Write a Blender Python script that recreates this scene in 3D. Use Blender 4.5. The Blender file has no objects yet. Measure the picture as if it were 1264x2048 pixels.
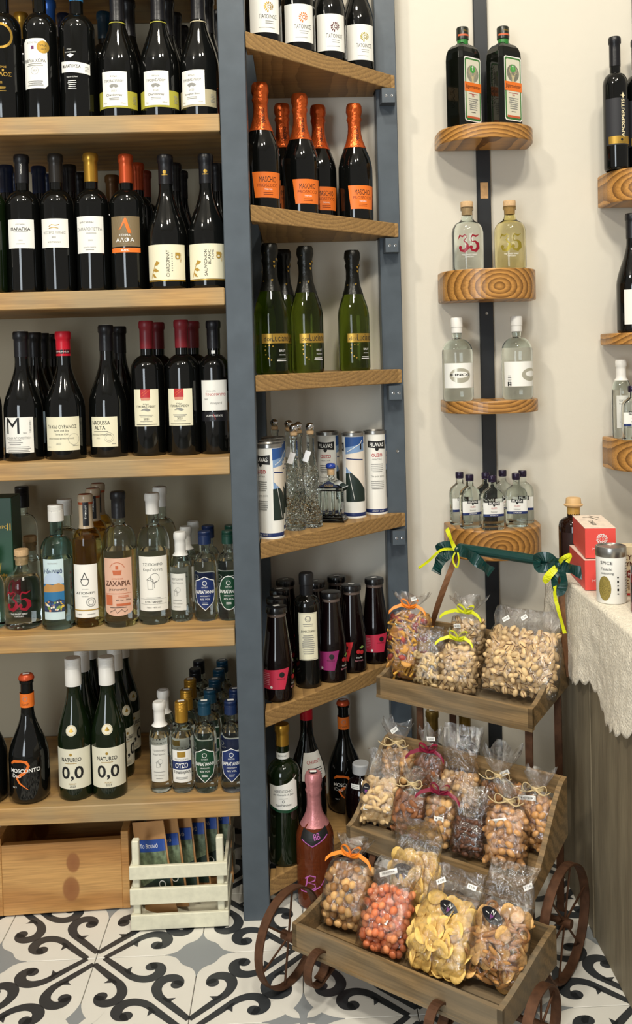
import bpy, bmesh, math, random
from mathutils import Vector, Matrix, noise
C = bpy.context.scene.collection
PI = math.pi
R = math.radians
random.seed(7)

# ------------------------------------------------------------------ camera
F, CX, CY, CAMH = 1900.0, 660.0, 768.0, 1.2
YAW, PITCH, ROLL = R(1.8), R(1.7), R(1.52)
fw = Vector((math.sin(YAW)*math.cos(PITCH), math.cos(YAW)*math.cos(PITCH), -math.sin(PITCH)))
rt = Vector((math.cos(YAW), -math.sin(YAW), 0)); up = rt.cross(fw)
rt2 = rt*math.cos(ROLL) - up*math.sin(ROLL); up2 = rt*math.sin(ROLL) + up*math.cos(ROLL)
cd = bpy.data.cameras.new('camera'); cam = bpy.data.objects.new('camera', cd); C.objects.link(cam)
m3 = Matrix((rt2, up2, -fw)).transposed()
cam.matrix_world = Matrix.Translation((0, 0, CAMH)) @ m3.to_4x4()
cd.sensor_fit = 'HORIZONTAL'; cd.sensor_width = 36; cd.lens = F/1264*36
cd.shift_x = (632-CX)/1264; cd.shift_y = (CY-1024)/1264
cd.clip_start = .05
bpy.context.scene.camera = cam

def ray(x, y): return fw + rt2*((x-CX)/F) - up2*((y-CY)/F)
def at(x, y, Y):                     # world point seen at a photo pixel, at depth Y
    r = ray(x, y); return Vector((0, 0, CAMH)) + r*(Y/r.y)
def at_z(x, y, Z):                   # world point seen at a photo pixel, on a level plane
    r = ray(x, y); return Vector((0, 0, CAMH)) + r*((Z-CAMH)/r.z)

# ------------------------------------------------------------------ light
W = bpy.data.worlds.new('world'); bpy.context.scene.world = W; W.use_nodes = True
W.node_tree.nodes['Background'].inputs[0].default_value = (1.0, .93, .84, 1)
W.node_tree.nodes['Background'].inputs[1].default_value = .34
def area(name, loc, target, sx, sy, power, col):
    l = bpy.data.lights.new(name, 'AREA'); l.shape = 'RECTANGLE'; l.size = sx; l.size_y = sy
    l.energy = power; l.color = col
    o = bpy.data.objects.new(name, l); C.objects.link(o); o.location = loc
    o.rotation_euler = (Vector(target)-Vector(loc)).to_track_quat('-Z', 'Y').to_euler()
    return o
area('ceiling_and_fill', (-.1, 1.05, 3.5), (.1, 2.0, .3), .30, .18, 26, (1, .93, .80))
area('ceiling_and_fill', (-1.7, -.5, 3.4), (.1, 2.2, .8), .24, .24, 42, (1, .93, .80))
area('ceiling_and_fill', (.9, .1, 3.5), (.3, 2.0, .2), .24, .24, 20, (1, .93, .80))
area('ceiling_and_fill', (.25, -.3, 3.5), (.25, 1.3, 0), .3, .3, 46, (1, .93, .80))  # fill added overhead to brighten the floor and cart, no known fixture
area('shop_window', (-1.7, -2.6, 1.3), (0, 2.2, .7), 1.1, 2.0, 76, (.86, .94, 1))
sc = bpy.context.scene
sc.view_settings.view_transform = 'Standard'; sc.view_settings.look = 'None'
sc.view_settings.exposure = -0.08; sc.view_settings.gamma = 1; sc.view_settings.use_curve_mapping = False

# ------------------------------------------------------------------ materials
def rgb(h):
    h = h.lstrip('#'); v = [int(h[i:i+2], 16)/255 for i in (0, 2, 4)]
    return tuple(c/12.92 if c <= .04045 else ((c+.055)/1.055)**2.4 for c in v) + (1,)
MATS = {}
def mat(name, col='#888888', rough=.5, metal=0, trans=0, ior=1.45, bump=0, bscale=60, var=0, coat=0, nscale=(1,1,1), rnd=0, spec=.5):
    if name in MATS: return MATS[name]
    m = bpy.data.materials.new(name); m.use_nodes = True; MATS[name] = m
    nt = m.node_tree; b = nt.nodes['Principled BSDF']; c = rgb(col)
    b.inputs['Base Color'].default_value = c; b.inputs['Roughness'].default_value = rough
    b.inputs['Metallic'].default_value = metal; b.inputs['Transmission Weight'].default_value = trans
    b.inputs['IOR'].default_value = ior; b.inputs['Coat Weight'].default_value = coat
    b.inputs['Specular IOR Level'].default_value = spec
    m.diffuse_color = c
    if var or bump:
        tc = nt.nodes.new('ShaderNodeTexCoord'); mp = nt.nodes.new('ShaderNodeMapping'); mp.inputs['Scale'].default_value = nscale
        nz = nt.nodes.new('ShaderNodeTexNoise'); nz.inputs['Scale'].default_value = bscale; nz.inputs['Detail'].default_value = 4
        nt.links.new(tc.outputs['Object'], mp.inputs[0]); nt.links.new(mp.outputs[0], nz.inputs['Vector'])
        if bump:
            bp = nt.nodes.new('ShaderNodeBump'); bp.inputs['Strength'].default_value = bump; bp.inputs['Distance'].default_value = .003
            nt.links.new(nz.outputs[0], bp.inputs['Height']); nt.links.new(bp.outputs[0], b.inputs['Normal'])
        if var:
            cr = nt.nodes.new('ShaderNodeValToRGB')
            cr.color_ramp.elements[0].position = .3; cr.color_ramp.elements[1].position = .7
            cr.color_ramp.elements[0].color = tuple(max(0, k*(1-var)) for k in c[:3])+(1,)
            cr.color_ramp.elements[1].color = tuple(min(1, k*(1+var)) for k in c[:3])+(1,)
            nt.links.new(nz.outputs[0], cr.inputs[0]); out = cr.outputs[0]
            nt.links.new(out, b.inputs['Base Color'])
    if rnd:
        oi = nt.nodes.new('ShaderNodeObjectInfo'); hs = nt.nodes.new('ShaderNodeHueSaturation')
        mr = nt.nodes.new('ShaderNodeMapRange'); mr.inputs[3].default_value = 1-rnd; mr.inputs[4].default_value = 1+rnd*.6
        nt.links.new(oi.outputs['Random'], mr.inputs[0]); nt.links.new(mr.outputs[0], hs.inputs['Value'])
        if b.inputs['Base Color'].is_linked: nt.links.new(b.inputs['Base Color'].links[0].from_socket, hs.inputs['Color'])
        else: hs.inputs['Color'].default_value = c
        nt.links.new(hs.outputs[0], b.inputs['Base Color'])
    return m

def wood(name, light, dark, rings=(0, 0, 0), axis='X', scale=9, knots=(), rough=.55, ringmode=False, squash=1.0, mixpow=.5, grey=None):
    """axis: grain direction; ringmode: growth rings seen on the cut face around (x,z)=rings"""
    m = bpy.data.materials.new(name); m.use_nodes = True; nt = m.node_tree; N = nt.nodes; L = nt.links
    b = N['Principled BSDF']; b.inputs['Roughness'].default_value = rough
    tc = N.new('ShaderNodeTexCoord'); mp = N.new('ShaderNodeMapping')
    L.new(tc.outputs['Object'], mp.inputs[0])
    nz = N.new('ShaderNodeTexNoise'); nz.inputs['Scale'].default_value = 6; nz.inputs['Detail'].default_value = 3
    add = N.new('ShaderNodeVectorMath'); add.operation = 'ADD'
    sc_ = N.new('ShaderNodeVectorMath'); sc_.operation = 'SCALE'; sc_.inputs[3].default_value = .018 if ringmode else .03
    L.new(tc.outputs['Object'], nz.inputs['Vector']); L.new(nz.outputs['Color'], sc_.inputs[0])
    L.new(mp.outputs[0], add.inputs[0]); L.new(sc_.outputs[0], add.inputs[1])
    w = N.new('ShaderNodeTexWave'); w.inputs['Scale'].default_value = scale; w.inputs['Distortion'].default_value = .6
    w.inputs['Detail'].default_value = 2; w.inputs['Detail Scale'].default_value = 3
    if ringmode:
        mp.inputs['Location'].default_value = (-rings[0]-.009, 0, -rings[2]*squash-.009)
        mp.inputs['Scale'].default_value = (1, .15, squash)
        w.wave_type = 'RINGS'; w.rings_direction = 'Y'; w.wave_profile = 'SAW'
    else:
        s = {'X': (.07, 1, 1), 'Y': (1, .07, 1), 'Z': (1, 1, .05)}[axis]
        mp.inputs['Scale'].default_value = s; w.bands_direction = 'DIAGONAL'
        w.inputs['Distortion'].default_value = 5; w.inputs['Detail Scale'].default_value = 1.5
    L.new(add.outputs[0], w.inputs['Vector'])
    fib = N.new('ShaderNodeTexNoise'); fib.inputs['Scale'].default_value = 260; fib.inputs['Detail'].default_value = 3
    mp2 = N.new('ShaderNodeMapping'); mp2.inputs['Scale'].default_value = {'X': (.04, 1, 1), 'Y': (1, .04, 1), 'Z': (1, 1, .04)}[axis]
    L.new(tc.outputs['Object'], mp2.inputs[0]); L.new(mp2.outputs[0], fib.inputs['Vector'])
    cr = N.new('ShaderNodeValToRGB'); cr.color_ramp.elements[0].color = rgb(light); cr.color_ramp.elements[1].color = rgb(dark)
    cr.color_ramp.elements[0].position = .25; cr.color_ramp.elements[1].position = .95
    L.new(w.outputs[0], cr.inputs[0])
    mx = N.new('ShaderNodeMixRGB'); mx.blend_type = 'MULTIPLY'; mx.inputs[0].default_value = mixpow
    cr2 = N.new('ShaderNodeValToRGB'); cr2.color_ramp.elements[0].position = .3; cr2.color_ramp.elements[0].color = (.42, .4, .38, 1); cr2.color_ramp.elements[1].position = .62
    L.new(fib.outputs[0], cr2.inputs[0]); L.new(cr.outputs[0], mx.inputs[1]); L.new(cr2.outputs[0], mx.inputs[2])
    out = mx.outputs[0]
    if grey:                                   # grey stain in broad patches
        nz2 = N.new('ShaderNodeTexNoise'); nz2.inputs['Scale'].default_value = 5
        r2 = N.new('ShaderNodeValToRGB'); r2.color_ramp.elements[0].position = .42; r2.color_ramp.elements[1].position = .62
        m2 = N.new('ShaderNodeMixRGB'); m2.inputs[2].default_value = rgb(grey)
        sc3 = N.new('ShaderNodeMath'); sc3.operation = 'MULTIPLY'; sc3.inputs[1].default_value = .6
        L.new(tc.outputs['Object'], nz2.inputs['Vector']); L.new(nz2.outputs[0], r2.inputs[0]); L.new(r2.outputs[0], sc3.inputs[0])
        L.new(sc3.outputs[0], m2.inputs[0]); L.new(out, m2.inputs[1]); out = m2.outputs[0]
    for kx, kz, kr in knots:
        mpk = N.new('ShaderNodeMapping'); mpk.inputs['Location'].default_value = (-kx/kr, 0, -kz/(kr*1.5)); mpk.inputs['Scale'].default_value = (1/kr, 0.001, 1/(kr*1.5))
        ln = N.new('ShaderNodeVectorMath'); ln.operation = 'LENGTH'
        L.new(tc.outputs['Object'], mpk.inputs[0]); L.new(mpk.outputs[0], ln.inputs[0])
        rk = N.new('ShaderNodeValToRGB'); e = rk.color_ramp.elements
        e[0].position = .0; e[0].color = (1, 1, 1, 1); e[1].position = 1.0; e[1].color = (0, 0, 0, 1)
        a = rk.color_ramp.elements.new(.8); a.color = (.85, .85, .85, 1)
        mk = N.new('ShaderNodeMixRGB'); mk.inputs[2].default_value = rgb('#8f5a30')
        L.new(ln.outputs['Value'], rk.inputs[0]); L.new(rk.outputs[0], mk.inputs[0]); L.new(out, mk.inputs[1]); out = mk.outputs[0]
    L.new(out, b.inputs['Base Color'])
    bp = N.new('ShaderNodeBump'); bp.inputs['Strength'].default_value = .25; bp.inputs['Distance'].default_value = .001
    L.new(fib.outputs[0], bp.inputs['Height']); L.new(bp.outputs[0], b.inputs['Normal'])
    return m

def film():
    m = bpy.data.materials.new('cellophane'); m.use_nodes = True; nt = m.node_tree; N = nt.nodes; L = nt.links
    out = N['Material Output']; N.remove(N['Principled BSDF'])
    tr = N.new('ShaderNodeBsdfTransparent'); tr.inputs[0].default_value = (.975, .975, .975, 1)
    gl = N.new('ShaderNodeBsdfGlossy'); gl.inputs['Roughness'].default_value = .07
    lw = N.new('ShaderNodeLayerWeight'); lw.inputs[0].default_value = .35
    mr = N.new('ShaderNodeMapRange'); mr.inputs[3].default_value = .12; mr.inputs[4].default_value = .65
    tc = N.new('ShaderNodeTexCoord'); nz = N.new('ShaderNodeTexNoise'); nz.inputs['Scale'].default_value = 55; nz.inputs['Detail'].default_value = 5; nz.inputs['Distortion'].default_value = 1.2
    bp = N.new('ShaderNodeBump'); bp.inputs['Strength'].default_value = 1; bp.inputs['Distance'].default_value = .006
    L.new(tc.outputs['Object'], nz.inputs['Vector']); L.new(nz.outputs[0], bp.inputs['Height'])
    L.new(bp.outputs[0], gl.inputs['Normal']); L.new(bp.outputs[0], lw.inputs['Normal'])
    mx = N.new('ShaderNodeMixShader'); L.new(lw.outputs['Fresnel'], mr.inputs[0]); L.new(mr.outputs[0], mx.inputs[0])
    L.new(tr.outputs[0], mx.inputs[1]); L.new(gl.outputs[0], mx.inputs[2]); L.new(mx.outputs[0], out.inputs[0])
    return m
FILM = film()

black_glass = mat('black_glass', '#0a0b0a', .06, spec=.6)
brown_glass = mat('brown_glass', '#170d07', .06)
green_glass = mat('green_glass', '#6b7d2b', .03, trans=1, ior=1.33)
dkgreen_glass = mat('dark_green_glass', '#0f1a0a', .06, spec=.6)
clear_glass = mat('clear_glass', '#f4fbf8', .01, trans=1, ior=1.34)
aqua_glass = mat('aqua_glass', '#cdecec', .01, trans=1, ior=1.34)
amber_glass = mat('amber_glass', '#f5d88a', .01, trans=1, ior=1.34)
straw_glass = mat('straw_glass', '#f3ecc0', .01, trans=1, ior=1.34)
rose_glass = mat('rose_glass', '#8a4526', .05, trans=.6, ior=1.34)
juice = mat('dark_juice', '#0d0506', .07)
white = mat('label_paper', '#ecebe4', .55); cream = mat('label_cream', '#e9e4c8', .55)
ink = mat('print_black', '#1b1b1b', .5); inkw = mat('print_white', '#eeeeea', .5); grey = mat('print_grey', '#8a8a86', .5)
gold = mat('print_gold', '#b8933f', .35, metal=.6); oran = mat('print_orange', '#e8762a', .4); redp = mat('print_red', '#b3262b', .45)
navyp = mat('print_navy', '#1d2f63', .4); greenp = mat('print_green', '#17432c', .4); bluep = mat('print_blue', '#2c5fa8', .4)
tan = mat('print_tan', '#8d7f63', .45)
cap_black = mat('capsule_black', '#16161a', .35, bump=.1, bscale=200)
cap_white = mat('capsule_white', '#e6e4de', .4); cap_gold = mat('capsule_gold', '#b98d35', .3, metal=.7)
cap_red = mat('capsule_dark_red', '#7d1c26', .4); cap_brred = mat('capsule_red', '#c8162c', .35); cap_or = mat('capsule_orange', '#c5532a', .3, metal=.5)
cap_navy = mat('capsule_navy', '#16284e', .35); cap_blue = mat('capsule_blue', '#2a5fae', .3, metal=.3); cap_cyan = mat('capsule_light_blue', '#3f8fc6', .3, metal=.3)
cap_brown = mat('capsule_brown', '#6b4a26', .35, metal=.3); cap_teal = mat('capsule_teal', '#123b50', .35); cap_green = mat('cap_dark_green', '#173f33', .35)
foil_or = mat('foil_orange', '#d9632a', .3, metal=.65, bump=.9, bscale=90); foil_pink = mat('foil_pink', '#d08b8e', .35, metal=.5, bump=.5, bscale=90)
foil_bk = mat('foil_black', '#14140f', .3, metal=.3, bump=.4, bscale=90)
cork = mat('cork', '#c9a77c', .8, var=.12, bscale=300); chrome = mat('chrome', '#d8d8d8', .08, metal=1); tin = mat('tin_metal', '#a3a19c', .3, metal=.9)
post_m = mat('blue_grey_steel', '#49525a', .42, bump=.15, bscale=25, var=.1)
strip_m = mat('black_steel', '#26292d', .4, var=.15, bscale=12)
rust = mat('rusty_iron', '#5d3f2c', .6, metal=.5, var=.35, bscale=40, bump=.4)
wall_m = mat('cream_plaster', '#d6d0c2', .8, bump=.25, bscale=35)
shelfw = wood('pine_shelf', '#bd9459', '#a88250', axis='X', scale=14, grey='#9a8c6c')
shelfw2 = wood('pine_shelf_corner', '#ab8753', '#917044', axis='X', scale=24, ringmode=True, rings=(.15, 0, .06), squash=1.6)
cartw = wood('weathered_wood', '#93774f', '#76603f', axis='X', scale=20, grey='#7d7361', mixpow=.7)
boxw = wood('knotty_pine', '#cf9f60', '#b58146', axis='X', scale=5, knots=((.024, .112, .016), (.018, .054, .020)), rough=.45)
panelw = wood('greywashed_panel', '#94886f', '#877b64', axis='Z', scale=9, mixpow=.45)
cratew = mat('cream_paint', '#dcd9c2', .6, var=.08, bscale=60, bump=.2)

# ------------------------------------------------------------------ mesh helpers
def link(name, me, m, parent=None, smooth=None):
    if m is not None:
        for k in (m if isinstance(m, (list, tuple)) else [m]): me.materials.append(k)
    o = bpy.data.objects.new(name, me); C.objects.link(o)
    if parent: o.parent = parent
    return o
def tag(o, label=None, cat=None, group=None, kind=None):
    if label: o['label'] = label
    if cat: o['category'] = cat
    if group: o['group'] = group
    if kind: o['kind'] = kind
    return o
def empty(name, loc=(0, 0, 0), rz=0):
    o = bpy.data.objects.new(name, None); C.objects.link(o); o.location = loc; o.rotation_euler = (0, 0, rz); o.empty_display_size = .02
    return o
def copy_tree(o, parent=None):
    c = o.copy(); C.objects.link(c); c.parent = parent
    for ch in list(o.children): copy_tree(ch, c)
    return c
def mesh(verts, faces, smooth=False, name='m'):
    me = bpy.data.meshes.new(name); me.from_pydata([tuple(v) for v in verts], [], faces); me.update()
    if smooth: me.polygons.foreach_set('use_smooth', [True]*len(me.polygons))
    return me
class MB:
    def __init__(s): s.v = []; s.f = []; s.mi = []
    def add(s, v, f, mi=0):
        n = len(s.v); s.v += [tuple(p) for p in v]; s.f += [tuple(i+n for i in q) for q in f]; s.mi += [mi]*len(f)
    def box(s, a, b, mi=0, M=None, bev=0):
        x0, y0, z0 = a; x1, y1, z1 = b
        if bev:
            e = bev; v = []
            bm = bmesh.new(); bmesh.ops.create_cube(bm, size=1)
            for q in bm.verts: q.co = Vector(((x0+x1)/2+q.co.x*(x1-x0), (y0+y1)/2+q.co.y*(y1-y0), (z0+z1)/2+q.co.z*(z1-z0)))
            bmesh.ops.bevel(bm, geom=bm.edges[:], offset=e, segments=1, affect='EDGES')
            bm.verts.ensure_lookup_table(); v = [q.co.copy() for q in bm.verts]; f = [[q.index for q in p.verts] for p in bm.faces]; bm.free()
        else:
            v = [Vector(p) for p in ((x0,y0,z0),(x1,y0,z0),(x1,y1,z0),(x0,y1,z0),(x0,y0,z1),(x1,y0,z1),(x1,y1,z1),(x0,y1,z1))]
            f = [(3,2,1,0),(4,5,6,7),(0,1,5,4),(1,2,6,5),(2,3,7,6),(3,0,4,7)]
        if M: v = [M @ p for p in v]
        s.add(v, f, mi)
    def prism(s, pts, z0, z1, mi=0, axis='Z', M=None):
        n = len(pts)
        def P(p, t): return Vector((p[0], p[1], t)) if axis == 'Z' else (Vector((p[0], t, p[1])) if axis == 'Y' else Vector((t, p[0], p[1])))
        v = [P(p, z0) for p in pts] + [P(p, z1) for p in pts]
        if M: v = [M @ p for p in v]
        f = [tuple(range(n))[::-1], tuple(range(n, 2*n))] + [(i, (i+1) % n, n+(i+1) % n, n+i) for i in range(n)]
        s.add(v, f, mi)
    def tube(s, pts, r, n=8, mi=0, cap=True):
        rs = r if isinstance(r, (list, tuple)) else [r]*len(pts); pts = [Vector(p) for p in pts]; rings = []
        for i, p in enumerate(pts):
            d = (pts[min(i+1, len(pts)-1)] - pts[max(i-1, 0)]).normalized()
            a = d.orthogonal().normalized() if i == 0 else (a - d*a.dot(d)).normalized()
            b = d.cross(a); rings.append([p + (a*math.cos(2*PI*k/n) + b*math.sin(2*PI*k/n))*rs[i] for k in range(n)])
        v = [q for g in rings for q in g]; f = []
        for i in range(len(pts)-1):
            for k in range(n): f.append((i*n+k, i*n+(k+1) % n, (i+1)*n+(k+1) % n, (i+1)*n+k))
        if cap: f.append(tuple(range(n))[::-1]); f.append(tuple(range((len(pts)-1)*n, len(pts)*n)))
        s.add(v, f, mi)
    def strip(s, pts, side, w, th=.0012, mi=0):
        """flat band along pts; side = width direction (Vector or list)"""
        pts = [Vector(p) for p in pts]; n = len(pts); v = []
        for i, p in enumerate(pts):
            sd = Vector(side[i] if isinstance(side, list) else side).normalized()
            d = (pts[min(i+1, n-1)] - pts[max(i-1, 0)]).normalized()
            nn = d.cross(sd).normalized(); ww = w[i] if isinstance(w, list) else w
            v += [p - sd*ww/2 - nn*th/2, p + sd*ww/2 - nn*th/2, p + sd*ww/2 + nn*th/2, p - sd*ww/2 + nn*th/2]
        f = []
        for i in range(n-1):
            for k in range(4): f.append((i*4+k, i*4+(k+1) % 4, (i+1)*4+(k+1) % 4, (i+1)*4+k))
        f += [(3, 2, 1, 0), tuple((n-1)*4+k for k in range(4))]
        s.add(v, f, mi)
    def lathe(s, prof, n=28, mi=0, M=None):
        v = []; f = []; idx = []
        for r, z in prof:
            if r < 1e-6: idx.append([len(v)]*n); v.append(Vector((0, 0, z)))
            else:
                idx.append(list(range(len(v), len(v)+n)))
                v += [Vector((r*math.cos(2*PI*k/n), r*math.sin(2*PI*k/n), z)) for k in range(n)]
        for i in range(len(prof)-1):
            for k in range(n):
                q = [idx[i][k], idx[i][(k+1) % n], idx[i+1][(k+1) % n], idx[i+1][k]]
                q = list(dict.fromkeys(q))
                if len(q) > 2: f.append(tuple(q))
        if M: v = [M @ p for p in v]
        s.add(v, f, mi)
    def obj(s, name, m, parent=None, smooth=False, auto=False):
        me = mesh(s.v, s.f, smooth or auto, name)
        if any(s.mi): me.polygons.foreach_set('material_index', s.mi)
        o = link(name, me, m, parent)
        if auto: me.set_sharp_from_angle(angle=R(38))
        return o

# ---- flat decals, wrapped on a surface of revolution or laid on a flat face
FONT = {}
def text_flat(t, width, height=None, bold=0):
    t = t.translate(str.maketrans('ΑΒΕΖΗΙΚΜΝΟΡΤΥΧ', 'ABEZHIKMNOPTYX')); key = (t, bold)
    if key not in FONT:
        cu = bpy.data.curves.new('t', 'FONT'); cu.body = t; cu.size = 1; cu.resolution_u = 3; cu.offset = min(bold, .018); cu.align_x = 'CENTER'
        o = bpy.data.objects.new('t', cu); C.objects.link(o)
        dg = bpy.context.evaluated_depsgraph_get(); me = o.evaluated_get(dg).to_mesh()
        vs = [(p.co.x, p.co.y) for p in me.vertices]; fs = [tuple(p.vertices) for p in me.polygons]
        o.evaluated_get(dg).to_mesh_clear(); bpy.data.objects.remove(o); bpy.data.curves.remove(cu)
        FONT[key] = (vs, fs)
    vs, fs = FONT[key]
    if not vs: return [], []
    x0 = min(v[0] for v in vs); x1 = max(v[0] for v in vs); y0 = min(v[1] for v in vs); y1 = max(v[1] for v in vs)
    k = width/(x1-x0); kz = (height/(y1-y0)) if height else k
    return [((v[0]-(x0+x1)/2)*k, (v[1]-(y0+y1)/2)*kz) for v in vs], fs
def arc(cx, cz, r, a0, a1, n=12, rz=None): return [(cx+r*math.cos(R(a0+(a1-a0)*i/n)), cz+(rz or r)*math.sin(R(a0+(a1-a0)*i/n))) for i in range(n+1)]
def stroke(pts, w):
    n = len(pts); L = []; Rr = []
    for i, p in enumerate(pts):
        a = pts[max(i-1, 0)]; b = pts[min(i+1, n-1)]; dx, dz = b[0]-a[0], b[1]-a[1]; l = math.hypot(dx, dz) or 1
        ww = w[i] if isinstance(w, (list, tuple)) else w
        L.append((p[0]-dz/l*ww/2, p[1]+dx/l*ww/2)); Rr.append((p[0]+dz/l*ww/2, p[1]-dx/l*ww/2))
    return [[L[i], Rr[i], Rr[i+1], L[i+1]] for i in range(n-1)]
def expand(items):
    """items -> list of (verts2d, faces, material, layer)"""
    out = []
    for k, it in enumerate(items):
        t = it[0]; lay = 1
        if t == 't': # text,width,x,z,mat,[height],[bold],[rot]
            _, s, w, x, z, m = it[:6]; h = it[6] if len(it) > 6 else None; bo = it[7] if len(it) > 7 else 0; ro = R(it[8]) if len(it) > 8 else 0
            vs, fs = text_flat(s, w, h, bo); c, sn = math.cos(ro), math.sin(ro)
            out.append(([(x+a*c-b*sn, z+a*sn+b*c) for a, b in vs], fs, m, 2))
        elif t == 'r':
            _, x, z, w, h, m = it[:6]; out.append(([(x-w/2, z-h/2), (x+w/2, z-h/2), (x+w/2, z+h/2), (x-w/2, z+h/2)], [(0, 1, 2, 3)], m, 1))
        elif t == 'p': out.append((list(it[1]), [tuple(range(len(it[1])))], it[2], 1))
        elif t == 'd': 
            _, x, z, r, m = it[:5]; rz = it[5] if len(it) > 5 else r; v = arc(x, z, r, 0, 360, 20, rz)[:-1]; out.append((v, [tuple(range(len(v)))], m, 1))
        elif t == 'o':
            _, x, z, r, r2, m = it[:6]; a = arc(x, z, r, 0, 360, 24)[:-1]; b = arc(x, z, r2, 0, 360, 24)[:-1]
            out.append((a+b, [(i, (i+1) % 24, 24+(i+1) % 24, 24+i) for i in range(24)], m, 1))
        elif t == 's': 
            q = stroke(it[1], it[2]); v = [p for f in q for p in f]; out.append((v, [(4*i, 4*i+1, 4*i+2, 4*i+3) for i in range(len(q))], it[3], 1))
        elif t == 'l':  # greeked small print: lines x,z,w,n,dz,mat
            _, x, z, w, n, dz, m = it[:7]
            for i in range(n):
                ww = w*random.uniform(.72, 1); out.append(([(x-ww/2, z-i*dz-dz*.17), (x+ww/2, z-i*dz-dz*.17), (x+ww/2, z-i*dz+dz*.17), (x-ww/2, z-i*dz+dz*.17)], [(0, 1, 2, 3)], m, 1))
    return out
def decal(name, items, wrapf, parent, base_mat_list=None, step=.005, off=.0004, zstep=None):
    ms = []; bm = bmesh.new(); step = step and min(step, .003)
    ex = expand(items); kk = min(5e-5, 6e-4/max(1, len(ex)))
    for q_, (vs, fs, m, lay) in enumerate(ex):
        if m not in ms: ms.append(m)
        bv = [bm.verts.new((a, b, q_*kk)) for a, b in vs]
        for f in fs:
            try: q = bm.faces.new([bv[i] for i in f]); q.material_index = ms.index(m)
            except ValueError: pass
    if not bm.faces: bm.free(); return None
    bmesh.ops.triangulate(bm, faces=bm.faces[:])
    xs = [v.co.x for v in bm.verts]; x0, x1 = min(xs), max(xs)
    zs = [v.co.y for v in bm.verts]; z0, z1 = min(zs), max(zs)
    if step:
        x = math.ceil(x0/step)*step
        while x < x1:
            bmesh.ops.bisect_plane(bm, geom=bm.verts[:]+bm.edges[:]+bm.faces[:], plane_co=(x, 0, 0), plane_no=(1, 0, 0), dist=1e-7); x += step
    if zstep:
        z = math.ceil(z0/zstep)*zstep
        while z < z1:
            bmesh.ops.bisect_plane(bm, geom=bm.verts[:]+bm.edges[:]+bm.faces[:], plane_co=(0, z, 0), plane_no=(0, 1, 0), dist=1e-7); z += zstep
    for v in bm.verts: v.co = Vector(wrapf(v.co.x, v.co.y, v.co.z))
    me = bpy.data.meshes.new(name); bm.to_mesh(me); bm.free()
    return link(name, me, ms, parent)
def wrap_cyl(r, z0=0, a0=-90):
    rf = r if callable(r) else (lambda z: r)
    rr = rf(z0)
    def f(x, z, o): 
        a = R(a0) + x/rr; q = rf(z0+z)+.0003+o
        return (q*math.cos(a), q*math.sin(a), z0+z)
    return f
def label(name, base, items, wrapf, parent, step=.005, zstep=None, desc=None):
    """paper + its printing as a sub-part"""
    p = decal(name, base, wrapf, parent, step=step, zstep=zstep)
    if desc: p['label'] = desc
    if items: decal('lettering', items, lambda x, z, o: wrapf(x, z, o+.0001+5e-5*len(base)), p, step=step, zstep=zstep)
    return p

# ------------------------------------------------------------------ room
# floor: cement tiles, one object each, a printed scroll pattern on every tile
TS = .2085; GX, GY = -.234, 1.893
fl = empty('floor'); tag(fl, 'black, white and grey patterned cement tile floor', 'floor', kind='structure')
mb = MB(); mb.box((-3, -3, -.05), (3, 2.42, -.0045)); mb.obj('grout', mat('grout', '#6f6d68', .9), fl)
tile_w = mat('tile_white', '#dcdad2', .35, var=.03, bscale=12); tile_k = mat('tile_charcoal', '#34373a', .35); tile_g = mat('tile_grey', '#8b9093', .35)
t = MB(); g = .0008; t.box((g, g, -.012), (TS-g, TS-g, 0), bev=.0007)
tile_me = mesh(t.v, t.f, False, 'tile'); tile_me.materials.append(tile_w)
def scroll():
    pts = [(.085, .003), (.165, .078), (.25, .160), (.33, .238), (.395, .298), (.46, .332), (.53, .345), (.60, .325), (.645, .275), (.655, .215), (.63, .165), (.585, .145), (.55, .155)]
    w = [.055, .065, .072, .076, .082, .09, .1, .108, .11, .108, .1, .09, .1]
    # smooth
    P = []; Wd = []
    for i in range(len(pts)-1):
        p0 = pts[max(i-1, 0)]; p1 = pts[i]; p2 = pts[i+1]; p3 = pts[min(i+2, len(pts)-1)]
        for k in range(4):
            u = k/4; P.append(tuple(.5*((2*p1[j]) + (-p0[j]+p2[j])*u + (2*p0[j]-5*p1[j]+4*p2[j]-p3[j])*u*u + (-p0[j]+3*p1[j]-3*p2[j]+p3[j])*u**3) for j in (0, 1)))
            Wd.append(w[i]+(w[i+1]-w[i])*u)
    P.append(pts[-1]); Wd.append(w[-1])
    return P, Wd
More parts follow.
